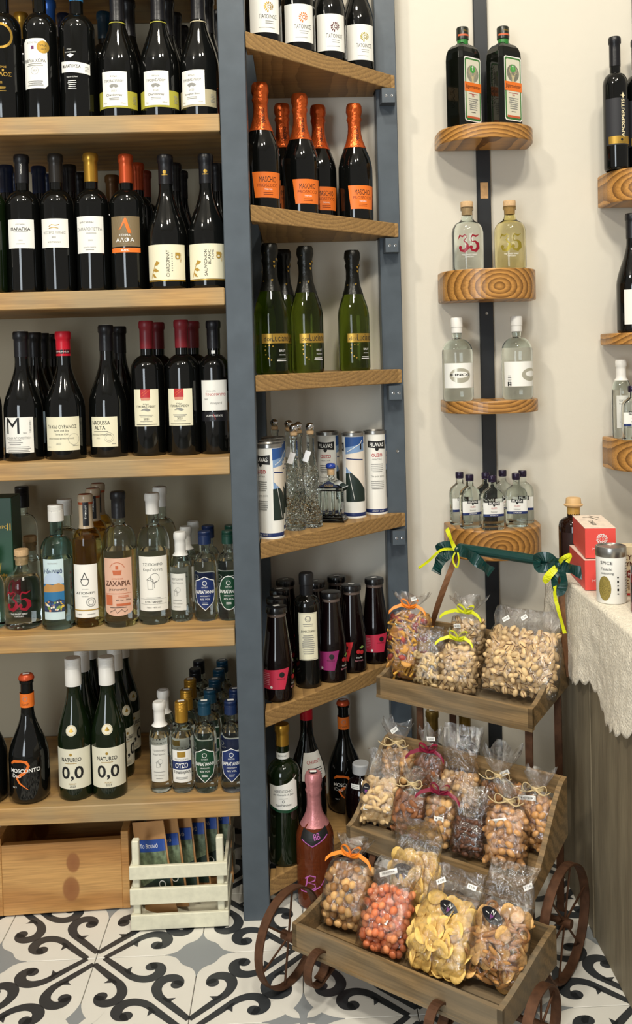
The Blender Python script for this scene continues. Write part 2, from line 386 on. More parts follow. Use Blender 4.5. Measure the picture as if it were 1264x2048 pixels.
def tile_print():
    it = []; P, Wd = scroll(); K = []
    for corner in (0, 1):
        for mir in (0, 1):
            def T(p):
                a, b = (p[1], p[0]) if mir else p
                if corner: a, b = 1-a, 1-b
                return (a*TS, b*TS)
            it.append(('s', [T(p) for p in P], [w*TS for w in Wd], tile_k))
            c = T((.56, .165)); it.append(('d', c[0], c[1], .058*TS, tile_k))
            it.append(('p', [T(p) for p in ((.30, .19), (.35, .26), (.39, .275), (.372, .225), (.375, .150), (.335, .185))], tile_k))
    star = [(0, 0), (.34, 0), (.27, .02), (.22, .05), (.19, .09), (.17, .13), (.13, .17), (.09, .19), (.05, .22), (.02, .27), (0, .34)]
    it.append(('p', [((1-a)*TS, b*TS) for a, b in star], tile_g))
    big = [(0, 0), (.36, 0)] + [(.36-.30*math.sin(R(q))**1.0*.0+ (.0), 0) for q in ()] + arc(.42, .42, .42, 262, 188, 10) + [(0, .36)]
    it.append(('p', [(a*TS, (1-b)*TS) for a, b in big], tile_g))
    leaf = [(.03, .03), (.09, .04), (.15, .08), (.20, .14), (.235, .235), (.14, .20), (.08, .15), (.04, .09)]
    return it, [('p', [(a*TS, (1-b)*TS) for a, b in leaf], tile_w)]
A, B = tile_print()
pr0 = decal('printed_pattern', A, lambda x, y, z: (x, y, .0002), None, step=None); pm = pr0.data; bpy.data.objects.remove(pr0)
pr1 = decal('petal', B, lambda x, y, z: (x, y, .0004), None, step=None); pm2 = pr1.data; bpy.data.objects.remove(pr1)
for i in range(-3, 6):
    for j in range(-4, 4):
        x0 = GX+i*TS; y0 = GY+j*TS
        if y0 > 2.38: continue
        o = bpy.data.objects.new('tile', tile_me); C.objects.link(o); o.parent = fl
        odd = (i+j) % 2
        # flower corners meet where (i+j) parity matches
        # rotate so that petal stars fall on every other row
        cx, cy = x0+TS/2, y0+TS/2
        ang = 0 if odd else -PI/2
        fl_up = (j % 2)
        o.matrix_local = Matrix.Translation((cx, cy, 0)) @ Matrix.Rotation(ang + (PI if fl_up else 0), 4, 'Z') @ Matrix.Translation((-TS/2, -TS/2, 0))
        p = bpy.data.objects.new('printed_pattern', pm); C.objects.link(p); p.parent = o
        q = bpy.data.objects.new('printed_petal', pm2); C.objects.link(q); q.parent = o
WY = 2.40
mb = MB(); mb.box((-3, WY, -.02), (3, WY+.1, 3.62)); tag(mb.obj('wall_back', wall_m), 'cream plastered wall behind all the shelves', 'wall', kind='structure')
mb = MB(); mb.box((-3, -3, 3.62), (3, WY+.1, 3.67)); tag(mb.obj('ceiling', mat('ceiling_paint', '#e6e2da', .9)), 'white ceiling above the shop', 'ceiling', kind='structure')

# ------------------------------------------------------------------ left shelving
SH = [1.710, 1.349, .993, .629, .263]; YF = 1.998
def board(name, a, b, m, lab, cat, kind=None, bev=.002):
    o_ = ((a[0]+b[0])/2, a[1], a[2]); mb = MB(); mb.box((a[0]-o_[0], 0, 0), (b[0]-o_[0], b[1]-a[1], b[2]-a[2]), bev=bev)
    o = mb.obj(name, m); o.location = o_; return tag(o, lab, cat, kind=kind)
mb = MB(); mb.box((-1.4, 2.390, .2), (-.145, 2.3995, 2.3)); tag(mb.obj('added_backing_1', mat('darkening_taupe', '#b3aa93', .8)), 'taupe back panel behind the left shelving bay', 'panel', kind='structure')  # sheet added so the bay's back wall reads darker through its colour
nm = ['topmost', 'second', 'third', 'fourth', 'lowest']
for z, n in zip(SH, nm):
    what = {'topmost': 'topmost in view, under the yellow-banded wines', 'second': 'second from the top, under the two cream vertical-print wines', 'third': 'third from the top, under the red-capsule wines',
            'fourth': 'fourth from the top, under the clear spirits', 'lowest': 'lowest, above the knotty box and the cream crate'}[n]
    o = board('shelf_board', (-1.3, YF, z-.037), (-.1525, 2.385, z), shelfw, 'long pine shelf board, '+what, 'shelf'); o['group'] = 'left bay shelf boards'
board('shelf_board', (-1.3, YF, 2.033), (-.1525, 2.385, 2.07), shelfw, 'long pine shelf board above the top row of wines, out of frame', 'shelf')['group'] = 'left bay shelf boards'
def post(x0, x1, y0, y1, z0, z1, lab, m=post_m, name='shelf_post', brackets=(), screws=()):
    r = empty(name, ((x0+x1)/2, (y0+y1)/2, z0)); tag(r, lab, 'post', 'steel shelf posts')
    mb = MB(); mb.box((x0-r.location.x, y0-r.location.y, 0), (x1-r.location.x, y1-r.location.y, z1-z0), bev=.0015); mb.obj('upright', m, r)
    for z in brackets:
        mb = MB(); yb = y0-r.location.y
        mb.prism([(-.018, -.0), (.02, 0), (.017, -.034), (-.014, -.034)], z-.034, z, axis='Z')
        b = mb.obj('bracket', m, r)
        for sx in (-.004, .010):
            s = MB(); s.lathe([(0, -.002), (.0035, -.002), (.0035, 0), (.0022, .0003), (0, -.0004)], 10, M=Matrix.Translation((sx, yb-.034, z-.018)) @ Matrix.Rotation(R(90), 4, 'X')); s.obj('screw', chrome, b)
        # bracket is centred on the post front
        for v in b.data.vertices: v.co.y += yb
    for sx, z in screws:
        s = MB(); s.lathe([(0, -.001), (.004, -.001), (.0035, .0015), (0, .001)], 12, M=Matrix.Translation((sx, y0-r.location.y, z)) @ Matrix.Rotation(R(90), 4, 'X')); s.obj('screw', tin, r)
    return r
post(-.151, -.0955, 1.996, 2.05, 0, 2.6, 'blue-grey square steel post dividing the left bay from the corner bay, nearest the camera')
post(-.142, -.0865, 2.35, 2.398, 0, 2.6, 'dark steel post against the wall behind the dividing post')
ZC = [1.881, 1.521, 1.163, .808, .447, .082]
post(.2045, .2555, 2.337, 2.398, 0, 2.6, 'blue-grey steel post at the right end of the corner bay, with brackets under each shelf',
     brackets=[z-.04 for z in ZC[:5]], screws=[(.006, .96), (-.012, .405)])
cn = ['topmost, under the four ammonite-label wines', 'second, under the orange-foil sparkling wines', 'third, under the green sparkling bottles', 'fourth, under the tubes and cut-glass bottles',
      'fifth, under the dark juice bottles', 'lowest, just above the floor behind the cart']
for z, n in zip(ZC, cn):
    mb = MB(); mb.prism([(.0, 0), (.336, .328), (.346, .332), (.2965, .3325), (.2965, .394), (.012, .394), (.012, .05), (.0, .05)], -.035, 0)
    o = mb.obj('corner_shelf', shelfw2); o.location = (-.094, 2.003, z)
    bv = o.modifiers.new('bevel', 'BEVEL'); bv.width = .002; bv.segments = 2; bv.limit_method = 'ANGLE'
    tag(o, 'triangular pine corner shelf, '+n, 'shelf', 'corner bay shelves')

# ------------------------------------------------------------------ half-round wall shelves on black strips
post(.458, .4925, 2.388, 2.399, 0, 2.6, 'flat black steel strip on the cream wall carrying four half-round shelves', strip_m, 'wall_strip', screws=[(.0, 1.296)])
post(.862, .897, 2.388, 2.399, 0, 2.6, 'flat black steel strip at the right edge behind the partly cut-off shelves', strip_m, 'wall_strip')
mb = MB(); mb.box((.466, 2.3868, 1.585), (.4855, 2.388, 1.625)); tag(mb.obj('masking_tape', mat('tape', '#c99e6c', .6, var=.2, bscale=80)), 'small piece of tan tape stuck on the black strip under the top half-round shelf', 'tape')
def halfround(x, zt, th, lab, ringc, seed, hw=.117, d=.145):
    pts = [(-hw, 0), (-hw, -.042)] + [(hw*math.sin(R(a)), -.042-(d-.042)*math.cos(R(a))**.9) for a in range(-78, 79, 6)] + [(hw, -.042), (hw, 0)]
    pts = pts[::-1]; pts = [(-p[0], p[1]) for p in pts][::1]
    w = wood('round_shelf_wood', '#c58f4a', '#7a5226', ringmode=True, rings=ringc, scale=21, squash=1.5, rough=.32)
    mb = MB(); mb.prism(pts[::-1], 0, th); o = mb.obj('half_round_shelf', w); o.location = (x, 2.3875, zt-th)
    bv = o.modifiers.new('bevel', 'BEVEL'); bv.width = .003; bv.segments = 2; bv.limit_method = 'ANGLE'
    return tag(o, lab, 'shelf', 'half-round wall shelves')
halfround(.470, 1.741, .036, 'half-round pine shelf holding the two square dark herb liqueur bottles', (.0, 0, -.09), 1)
halfround(.470, 1.398, .074, 'thick half-round pine shelf with ring grain under the two corked bottles', (.01, 0, .03), 2)
halfround(.470, 1.082, .031, 'thin half-round pine shelf under the two white-capped round bottles', (.0, 0, .09), 3)
halfround(.471, .771, .073, 'thick half-round pine shelf under the miniature bottles, right behind the cart handle', (.0, 0, .03), 4)
halfround(.880, 1.632, .078, 'half-round shelf cut by the right edge, topmost, under the tall black bottle', (-.05, 0, .03), 5)
halfround(.880, 1.237, .029, 'thin half-round shelf cut by the right edge, in the middle', (.0, 0, -.06), 6)
halfround(.880, .977, .078, 'half-round shelf cut by the right edge, lowest, above the counter', (-.05, 0, .03), 7)

# ------------------------------------------------------------------ bottles
def prof(r, hs, hn, rn, h, kind='bord', foot=.004, lip=True):
    p = [(0, .003), (r*.55, .003), (r-foot, 0), (r-.001, .003), (r, .008), (r, hs*.5), (r, hs)]
    for i in range(1, 13):
        t = i/12; z = hs+(hn-hs)*t
        if kind == 'bord': q = (1-t**2.3)**.8*.93 + .07*(1-t)
        elif kind == 'burg': q = (.5*(1+math.cos(PI*t)))*.75+.25*(1-t)**1.3
        elif kind == 'round': q = math.sqrt(max(0, 1-t*t))*.97+.03*(1-t)
        else: q = .5*(1+math.cos(PI*t))
        p.append((rn+(r-rn)*q, z))
    p += [(rn, h-.016)]
    if lip: p += [(rn+.0018, h-.015), (rn+.0018, h-.004), (rn+.0008, h-.002)]
    p += [(rn*.6, h), (0, h)]
    return p
def prof_r(p):
    def f(z):
        z = max(0, z)
        for i in range(3, len(p)-1):
            if p[i][1] <= z <= p[i+1][1] and p[i+1][1] > p[i][1]:
                t = (z-p[i][1])/(p[i+1][1]-p[i][1]); return p[i][0]+(p[i+1][0]-p[i][0])*t
        return p[4][0]
    return f
def glassbody(p, m, root, fill=None, n=32, name='bottle_glass', z0=0):
    mb = MB(); mb.lathe(p, n)
    if fill is not None:       # air space above the liquid
        rf = prof_r(p); h = p[-1][1]-.012; q = [(0, fill)]; k = 10
        q += [(max(.002, rf(fill+(h-fill)*i/k)-.0022), fill+(h-fill)*i/k) for i in range(k+1)] + [(0, h)]
        mb2 = MB(); mb2.lathe(q[::-1], n); mb.add(mb2.v, mb2.f)
    return mb.obj(name, m, root, auto=True)
def capsule(p, z0, m, root, style='foil', name='capsule'):
    rf = prof_r(p); h = p[-1][1]; q = []
    if style == 'foil':
        zs = [z0+(h-.017-z0)*i/5 for i in range(6)]
        q = [(rf(z0)*.9, z0)] + [(rf(z)+.0007, z) for z in zs] + [(rf(h-.01)+.0008, h-.014), (rf(h-.01)+.0008, h-.003), (rf(h-.01)-.001, h+.001), (0, h+.001)]
    elif style == 'screw':
        r = max(rf(z) for z in (z0, z0+.01, h-.01))+.001
        q = [(r*.9, z0), (r, z0), (r, z0+(h-z0)*.62), (r-.0007, z0+(h-z0)*.64), (r, z0+(h-z0)*.67)]
        for i in range(5): a = z0+(h-z0)*(.72+.045*i); q += [(r-.0005, a), (r, a+.001)]
        q += [(r, h-.001), (r-.0015, h+.001), (0, h+.001)]
    elif style == 'spark':
        def rr(z): return rf(min(z, h-.03))
        zs = [z0+(h-.045-z0)*i/5 for i in range(6)]; rn = rf(h-.03)
        q = [(rf(z0)*.9, z0)] + [(rf(z)+.0008, z) for z in zs] + [(rn+.0035, h-.037), (rn+.0015, h-.030), (rn+.0045, h-.018), (rn+.004, h-.006), (rn+.001, h), (0, h)]
    elif style == 'cork':
        r = rf(h-.01); q = [(r*.7, z0), (r*.85, z0), (r*.85, h+.001), (r+.0018, h+.001), (r+.0018, h+.013), (r+.0008, h+.0145), (0, h+.0145)]
    mb = MB(); mb.lathe(q, 24); o = mb.obj(name, m, root, auto=True)
    if style == 'spark':
        for i, v in enumerate(o.data.vertices):
            rr_ = math.hypot(v.co.x, v.co.y)
            if rr_ > .004:
                k = 1+.05*noise.noise(Vector((v.co.x*140, v.co.y*140, v.co.z*60))); v.co.x *= k; v.co.y *= k
    return o, q
def price(root, z, r, a=0, top=True):
    """small white price sticker lying on a cap"""
    mb = MB(); mb.box((-.007, -.0045, 0), (.007, .0045, .0004), M=Matrix.Translation((0, 0, z)) @ Matrix.Rotation(a, 4, 'Z'), bev=.0001)
    o = mb.obj('price_sticker', inkw, root); o['label'] = 'white price sticker'; return o
def new(name, lab, cat, group): return tag(empty(name), lab, cat, group)
def put(o, x, y, Y, z, lab=None, rz=0):
    """stand a thing on level z so that its axis passes under photo pixel (x, y) at depth Y"""
    o.location = (at(x, y, Y).x, Y, z); o.rotation_euler = (0, 0, rz)
    if lab: o['label'] = lab
    return o
def again(src, x, y, Y, z, lab, rz=0): return put(copy_tree(src), x, y, Y, z, lab, rz)

def wine(lab, group, kind, gm, capm, capz, decs, h=None, r=None, style='foil', fill=None, name='wine_bottle', cat='bottle', capname='capsule', seed=0):
    P = {'bord': (.0355, .188, .222, .0140, .297, 'bord'), 'burg': (.0405, .118, .222, .0145, .290, 'burg'), 'rhine': (.038, .13, .235, .0145, .297, 'burg'),
         'spark': (.0415, .125, .225, .0150, .286, 'cos'), 'spirit': (.0340, .175, .212, .0140, .283, 'round'), 'small': (.0235, .115, .146, .0115, .193, 'round')}[kind]
    P = list(P); 
    if h: k = h/P[4]; P[1] *= k; P[2] *= k; P[4] = h
    if r: P[0] = r
    p = prof(*P); root = new(name, lab, cat, group)
    glassbody(p, gm, root, fill)
    capsule(p, capz if capz > 0 else P[4]+capz, capm, root, style, capname)
    rf = prof_r(p)
    for di, d in enumerate(decs):
        # d = (name, z centre, base items, lettering items, angle offset)
        nm_, zc, base, items = d[:4]; ang = d[4] if len(d) > 4 else 0
        label(nm_, base, items, (lambda w_, e_: (lambda x, z, o: w_(x, z, o+e_)))(wrap_cyl(rf, zc, -90+ang), di*.0004), root, zstep=.01 if nm_ != 'label' or kind in ('burg', 'spark', 'rhine') else None)
    root['_r'] = P[0]; root['_h'] = P[4]
    return root
def rect(w, h, m): return [('r', 0, 0, w, h, m)]
G1, G2, G3, G4, G5 = ('wines on the top left shelf', 'wines on the second left shelf', 'wines on the third left shelf', 'spirits on the fourth left shelf', 'bottles on the lowest left shelf')
S1, S2, S3, S4, S5 = SH

# --- shelf 1
b = wine('black wine bottle with large gold ring print, leftmost of the top row', G1, 'bord', black_glass, cap_gold, -.05, [], h=.31, r=.037)
f = wrap_cyl(.037, .13); decal('gold_print', [('o', 0, .045, .027, .022, gold), ('t', 'ΔΗΛΟΣ', .042, .0, -.035, gold), ('t', 'ΕΡΥΘΡΟΣ', .022, .0, -.02, gold), ('r', .004, -.027, .004, .005, gold), ('t', '2022', .012, -.004, -.052, gold), ('l', 0, -.062, .02, 3, .004, gold)], f, b)
put(b, 8, 120, 2.055, S1, rz=.1)
b = wine('black wine bottle with a clipped-corner white label and round gold medal sticker, blue capsule', G1, 'bord', black_glass, cap_blue, -.05,
  [('label', .118, [('p', [(-.027, -.052), (.020, -.052), (.027, -.045), (.027, .045), (.020, .052), (-.020, .052), (-.027, .045)], white)],
    [('t', 'ΚΤΗΜΑ', .022, -.004, .043, grey), ('r', -.003, .033, .006, .007, mat('purple', '#6a2a5c')), ('t', 'ΒΙΒΛΙΑ ΧΩΡΑ', .046, 0, .006, ink, .007), ('l', 0, -.001, .04, 2, .0035, grey), ('o', 0, -.015, .008, .0075, grey), ('t', '2023', .009, 0, -.015, grey), ('l', 0, -.037, .04, 3, .004, grey)], -8),
   ('medal', .152, [('d', .014, 0, .013, gold)], [('t', 'VINA', .014, .014, .003, ink), ('t', '2023', .009, .014, -.004, ink)])], h=.31)
put(b, 82, 120, 2.06, S1)
b = wine('black wine bottle with a narrow white band label across its middle and light blue capsule', G1, 'bord', black_glass, cap_cyan, -.05,
  [('label', .110, [('p', [(-.034, -.010), (.034, -.016), (.034, .006), (-.034, .013)], white)], [('t', 'ΜΑΛΑΓΟΥΖΙΑ', .042, -.008, .001, ink, .007, .02, -3), ('l', .026, -.001, .012, 4, .003, grey)]),
   ('white_print', .14, [('t', 'Κτήμα', .010, -.01, .006, inkw), ('t', 'ΓΕΡΟΒΑΣΙΛΕΙΟΥ', .024, -.008, .0, inkw), ('p', [(-.016, -.006), (-.008, -.003), (0, -.006), (-.008, -.012)], inkw)], []),
   ('white_print', .08, [('t', '750 ml 13,5%vol', .024, -.006, .008, inkw), ('l', -.006, .0, .02, 5, .004, inkw)], [])], h=.305, r=.037)
put(b, 156, 120, 2.06, S1)
def gero(lab, bandm, txt, cream_b=None):
    return wine(lab, G1, 'burg', black_glass, cap_black, -.082,
      [('label_band', .040, [('r', 0, 0, .105, .036, bandm)], [('l', .042, .008, .012, 6, .003, grey)]),
       ('label', .060, [('r', -.004, .002, .056, .072, white)],
        [('t', 'Κτήμα', .014, -.004, .027, ink), ('t', 'ΓΕΡΟΒΑΣΙΛΕΙΟΥ', .042, -.004, .018, ink, .0055), ('p', [(-.014, .008), (-.009, .011), (-.003, .0115), (.003, .010), (.006, .006), (.0, .003), (-.004, .006), (-.009, .002)], grey),
         ('t', '2023', .011, -.004, -.003, grey), ('t', txt, .034, -.004, -.012, ink), ('l', -.004, -.018, .026, 2, .003, grey), ('t', '75cl', .007, -.024, -.028, grey), ('t', '14%vol', .010, .014, -.028, grey)]),
       ('capsule_ring', .208, [('r', 0, 0, .09, .002, bandm)], [])], h=.295, r=.0415)
olive = mat('olive_yellow', '#a9a43a', .5); beige = mat('beige_band', '#b3a98a', .5)
g1 = gero('wine bottle with white label over olive-yellow band, left of the two alike', olive, 'Chardonnay')
put(g1, 237, 130, 2.063, S1)
again(g1, 319, 130, 2.063, S1, 'wine bottle with white label over olive-yellow band, right of the two alike')
g3 = gero('wine bottle with white label over a beige band, beside the steel post', beige, 'Sauvignon Blanc'); put(g3, 399, 130, 2.063, S1, rz=-.28)
g3.rotation_euler.z = -.25
def plain(kind, capm, lab, group, h=None, r=None, capz=-.06, gm=black_glass, style='foil', fill=None, name='wine_bottle', capname='capsule'):
    return wine(lab, group, kind, gm, capm, capz, [], h=h, r=r, style=style, fill=fill, name=name, capname=capname)
BK = [('bord', cap_gold, 43, 60, 2.20, .283, 'gold capsule peeking out between the first two top-row bottles'),
      ('bord', cap_blue, 98, 40, 2.17, .30, 'bright blue capsule behind the medal-sticker bottle'),
      ('bord', cap_navy, 128, 50, 2.25, .298, 'navy capsule between the medal-sticker bottle and the band-label bottle'),
      ('bord', cap_teal, 208, 60, 2.2, .282, 'dark teal capsule left of the first yellow-banded bottle')]
for k, cm, x, y, Y, h, d in BK: put(plain(k, cm, 'dark wine bottle with '+d, G1, h=h), x, y, Y, S1)
gb = plain('burg', cap_black, 'dark wine bottle in the second row behind the first yellow-banded bottle', G1, h=.295, capz=-.082)
put(gb, 257, 60, 2.16, S1)
for x, y, Y, d in ((335, 60, 2.16, 'directly behind the second yellow-banded bottle'), (350, 60, 2.25, 'third back behind the second yellow-banded bottle'), (364, 70, 2.335, 'rearmost behind the second yellow-banded bottle'),
                (415, 60, 2.15, 'directly behind the beige-banded bottle'), (431, 70, 2.24, 'rearmost behind the beige-banded bottle')):
    again(gb, x, y, Y, S1, 'dark black-capped wine bottle '+d)

# --- shelf 2
def bordw(lab, group, capm, base, items, zc=.138, capz=-.06, ang=0, h=.297, r=.0355, extra=(), gm=black_glass):
    return wine(lab, group, 'bord', gm, capm, capz, [('label', zc, base, items, ang)]+list(extra), h=h, r=r)
b = bordw('green wine bottle with white label, cut off by the left edge, second shelf', G2, cap_navy, rect(.056, .085, white), [('l', .012, -.03, .02, 3, .004, grey)], zc=.10, gm=dkgreen_glass); put(b, -21, 450, 2.06, S2)
b = bordw('wine bottle labelled ΠΑΡΑΓΚΑ, black capsule with white vertical print', G2, cap_black, rect(.059, .061, white),
   [('t', 'ΚΥΡ-ΓΙΑΝΝΗ', .018, 0, .020, ink), ('t', 'ΠΑΡΑΓΚΑ', .042, 0, .010, ink, .0065, .02), ('l', 0, .004, .034, 1, .003, grey), ('t', '2022', .008, 0, -.014, grey), ('l', 0, -.021, .022, 1, .003, grey)], zc=.126, ang=4)
decal('white_print', [('t', 'PARANGA', .022, 0, 0, inkw, None, 0, 90)], wrap_cyl(.0152, .266, -80), b); put(b, 46, 420, 2.07, S2)
b = bordw('wine bottle labelled ΤΕΣΣΕΡΙΣ ΛΙΜΝΕΣ, plain charcoal capsule, second left shelf', G2, mat('capsule_charcoal', '#2a2724', .3, metal=.3), rect(.063, .061, white),
   [('s', [(-.010, .014), (-.004, .018), (.004, .016), (.012, .018)], .0015, gold), ('s', [(-.010, .010), (0, .012), (.010, .010)], .0015, gold), ('t', 'ΤΕΣΣΕΡΙΣ ΛΙΜΝΕΣ', .050, 0, .001, grey, .0055), ('t', '2022', .009, 0, -.009, ink), ('t', 'ΚΥΡ-ΓΙΑΝΝΗ', .026, 0, -.019, ink)], zc=.126); put(b, 114, 420, 2.07, S2)
b = bordw('gold-capsule wine bottle with tall white label reading ΣΑΜΑΡΟΠΕΤΡΑ', G2, cap_gold, rect(.063, .078, white),
   [('t', 'ΚΥΡ-ΓΙΑΝΝΗ', .030, -.006, .026, ink), ('t', 'ΣΑΜΑΡΟΠΕΤΡΑ', .057, -.001, .012, grey, .007), ('l', .004, .003, .026, 1, .003, grey), ('t', '2022', .009, .002, -.012, grey), ('t', 'ESTATE GREECE', .026, 0, -.027, grey), ('l', 0, -.032, .02, 1, .003, grey)], zc=.121); put(b, 184, 420, 2.07, S2)
brown = mat('label_brown', '#7b6a4d', .5)
b = bordw('orange-capsule wine bottle with brown label and large orange letter A over ΑΛΦΑ', G2, cap_or, rect(.068, .064, brown),
   [('s', [(-.03+.012*i, .03), (-.03+.012*i+.012, -.01)], .0006, tan) for i in range(4)] +
   [('p', [(-.014, .004), (-.0105, .006), (.0, .028), (.004, .028), (.014, -.004), (.007, -.004), (-.0005, .018), (-.009, .004)], oran), ('t', 'ΚΤΗΜΑ', .024, 0, -.008, inkw), ('t', 'ΑΛΦΑ', .040, 0, -.018, inkw, .010), ('l', 0, -.026, .03, 1, .003, tan)], zc=.126, h=.293, r=.0372,
   extra=[('foot_band', .0865, rect(.068, .010, oran), [('t', 'BLANC', .017, 0, 0, inkw, None, .02)])]); put(b, 254, 420, 2.07, S2)
leafg = mat('leaf_gold', '#b08c3a', .45)
def stem(sgn=1): return [('s', [(-.034, -.030), (-.029, -.016), (-.024, -.004)], .0016, leafg), ('p', [(-.030, -.014), (-.022, -.010), (-.014, -.016), (-.022, -.018)], leafg), ('p', [(-.026, -.004), (-.020, .006), (-.012, .002), (-.018, -.004)], leafg), ('p', [(-.032, -.020), (-.026, -.022), (-.020, -.030), (-.028, -.028)], leafg)]
def kech(lab, txts, cz): 
    return wine(lab, G2, 'burg', black_glass, cap_black, -.062, [('label', .055, [('r', 0, .003, .094, .074, cream), ('r', 0, -.036, .094, .003, gold)],
      stem()+txts+[('o', .026, .014, .0055, .003, leafg), ('r', .026, .020, .010, .005, leafg), ('t', 'KECHRI', .018, .033, .012, leafg, None, 0, 90)]),
      ('gold_print', .252, [('d', 0, 0, .004, gold), ('r', 0, -.006, .012, .002, gold)], [])], h=.289, r=.0425)
k1 = kech('black-capsule wine bottle with cream label and sideways word CHARDONNAY', [('t', 'CHARDONNAY', .056, .005, .0, ink, .007, 0, 90), ('l', .014, .02, .003, 8, .005, grey)], 0); put(k1, 334, 450, 2.062, S2)
k2 = kech('black-capsule wine bottle with cream label and sideways words SAUVIGNON BLANC FUME', [('t', 'SAUVIGNON', .056, -.002, .0, ink, .006, 0, 90), ('t', 'BLANC', .030, .006, .012, ink, .0055, 0, 90), ('t', 'FUME', .020, .013, .018, grey, .005, 0, 90)], 0); put(k2, 415, 450, 2.062, S2)
for cm, x, y, Y, h, d in ((cap_navy, 12, 345, 2.14, .29, 'navy capsule, nearest the left edge on the second shelf'), (cap_navy, 30, 355, 2.22, .288, 'navy capsule, deepest at the left edge of the second shelf'),
      (cap_navy, 77, 345, 2.15, .288, 'navy capsule, behind between ΠΑΡΑΓΚΑ and ΤΕΣΣΕΡΙΣ ΛΙΜΝΕΣ'), (cap_navy, 96, 355, 2.23, .286, 'navy capsule, third back behind ΠΑΡΑΓΚΑ'),
      (cap_black, 138, 345, 2.15, .29, 'dark capsule, second back behind ΤΕΣΣΕΡΙΣ ΛΙΜΝΕΣ'), (cap_black, 159, 355, 2.23, .288, 'dark capsule, third back behind ΤΕΣΣΕΡΙΣ ΛΙΜΝΕΣ'),
      (cap_brown, 224, 360, 2.2, .275, 'bronze brown capsule, between the gold and the orange capsule bottles'), (cap_or, 274, 345, 2.15, .291, 'orange capsule, second back behind the brown ΑΛΦΑ label'),
      (mat('capsule_rust', '#8f3d2a', .3, metal=.4), 289, 355, 2.23, .289, 'rust-red capsule, third back behind the brown ΑΛΦΑ label')):
    put(plain('bord', cm, 'dark wine bottle with '+d, G2, h=h, r=.033), x, y, Y, S2)
gb = plain('burg', cap_black, 'dark wine bottle second back behind the CHARDONNAY bottle', G2, h=.288, capz=-.062); put(gb, 348, 350, 2.145, S2)
again(gb, 362, 365, 2.235, S2, 'dark wine bottle third back behind the CHARDONNAY bottle'); again(gb, 434, 365, 2.16, S2, 'dark wine bottle behind the SAUVIGNON BLANC bottle')

# --- shelf 3
put(plain('burg', cap_black, 'black wine bottle sliver at the left edge of the third shelf', G3), -34, 850, 2.07, S3)
b = wine('black-capsule wine bottle with white label and one huge letter M', G3, 'burg', black_glass, cap_black, -.054,
  [('label', .056, [('r', 0, 0, .068, .076, white)], [('t', 'M', .030, -.010, .020, ink, .034), ('t', '2023', .008, .016, .004, ink), ('t', 'ΜΟΝΗ ΑΓΙΟΡΕΙΤΙΚΗ', .056, 0, -.006, grey, .005), ('l', -.006, -.012, .034, 3, .004, ink), ('l', 0, -.025, .058, 4, .0035, grey), ('l', .027, .03, .004, 9, .003, grey)], -4)], h=.276, r=.041)
put(b, 46, 800, 2.072, S3)
price(b, .278, .01, .3)
b = wine('red-capsule wine bottle with pale yellow label reading ΓΗ ΚΑΙ ΟΥΡΑΝΟΣ', G3, 'burg', black_glass, cap_brred, -.052,
  [('label', .056, [('r', 0, 0, .080, .072, cream)], [('t', 'ΓΗ ΚΑΙ ΟΥΡΑΝΟΣ', .066, 0, .015, ink, .008), ('t', 'Earth and Sky', .032, 0, .006, ink), ('t', 'Terre et Ciel', .028, 0, -.001, ink), ('t', 'ΑΠΟΣΤΟΛΟΣ ΘΥΜΙΟΠΟΥΛΟΣ', .056, -.002, -.010, ink, .003), ('o', .026, -.012, .012, .0115, grey), ('t', '2022', .011, -.006, -.021, grey), ('l', -.030, -.028, .012, 1, .003, grey), ('l', .030, -.026, .014, 1, .003, grey)]),
   ('capsule_band', .231, [('r', 0, 0, .09, .009, cap_black)], [('t', 'THYMIOPOULOS', .030, 0, 0, inkw)])], h=.274, r=.0425); put(b, 130, 800, 2.078, S3)
b = wine('black-capsule wine bottle with cream label reading NAOUSSA ALTA', G3, 'burg', black_glass, cap_black, -.055,
  [('label', .056, [('r', 0, 0, .062, .065, cream)], [('t', 'NAOUSSA', .042, -.006, .020, ink, .009, .01), ('t', 'ALTA', .026, -.008, .009, ink, .008, .01), ('l', -.006, .001, .034, 1, .003, ink), ('t', 'ΑΠΟΣΤΟΛΟΣ ΘΥΜΙΟΠΟΥΛΟΣ', .044, -.006, -.006, ink, .003), ('o', .012, -.012, .0105, .010, grey), ('o', .012, -.012, .007, .0065, grey), ('t', '2022', .008, -.012, -.013, grey), ('l', .022, -.026, .01, 1, .003, grey)], -6)], h=.286, r=.041); put(b, 216, 800, 2.098, S3)
price(b, .288, .01, .2)
def redg(lab):
    return bordw(lab, G3, cap_red, rect(.058, .080, cream), [('r', -.001, .031, .021, .018, redp), ('s', [(-.009, .024), (.008, .038)], .0006, oran), ('s', [(-.009, .030), (.002, .039)], .0006, oran), ('p', [(-.0115, .022), (.0095, .022), (.0075, .016), (-.0095, .016)], mat('red_fade', '#cf8a72')),
      ('t', 'Κτήμα', .012, 0, .008, ink), ('t', 'ΓΕΡΟΒΑΣΙΛΕΙΟΥ', .042, 0, .003, ink, .005), ('p', [(-.012, -.006), (-.006, -.002), (.002, -.001), (.010, -.005), (.004, -.008), (-.004, -.005)], grey), ('l', 0, -.016, .034, 2, .003, grey), ('t', '2021', .011, 0, -.024, ink), ('l', 0, -.029, .028, 1, .003, grey), ('l', 0, -.036, .050, 1, .003, ink)], zc=.105, h=.293, r=.0362)
r1 = redg('dark red capsule wine bottle with red-topped cream label, left of the two alike'); put(r1, 296, 780, 2.098, S3)
again(r1, 366, 780, 2.09, S3, 'dark red capsule wine bottle with red-topped cream label, right of the two alike', -.12)
rb = plain('bord', cap_red, 'dark red capsule wine bottle behind the left red-topped label', G3, h=.293, r=.037); put(rb, 316, 700, 2.19, S3)
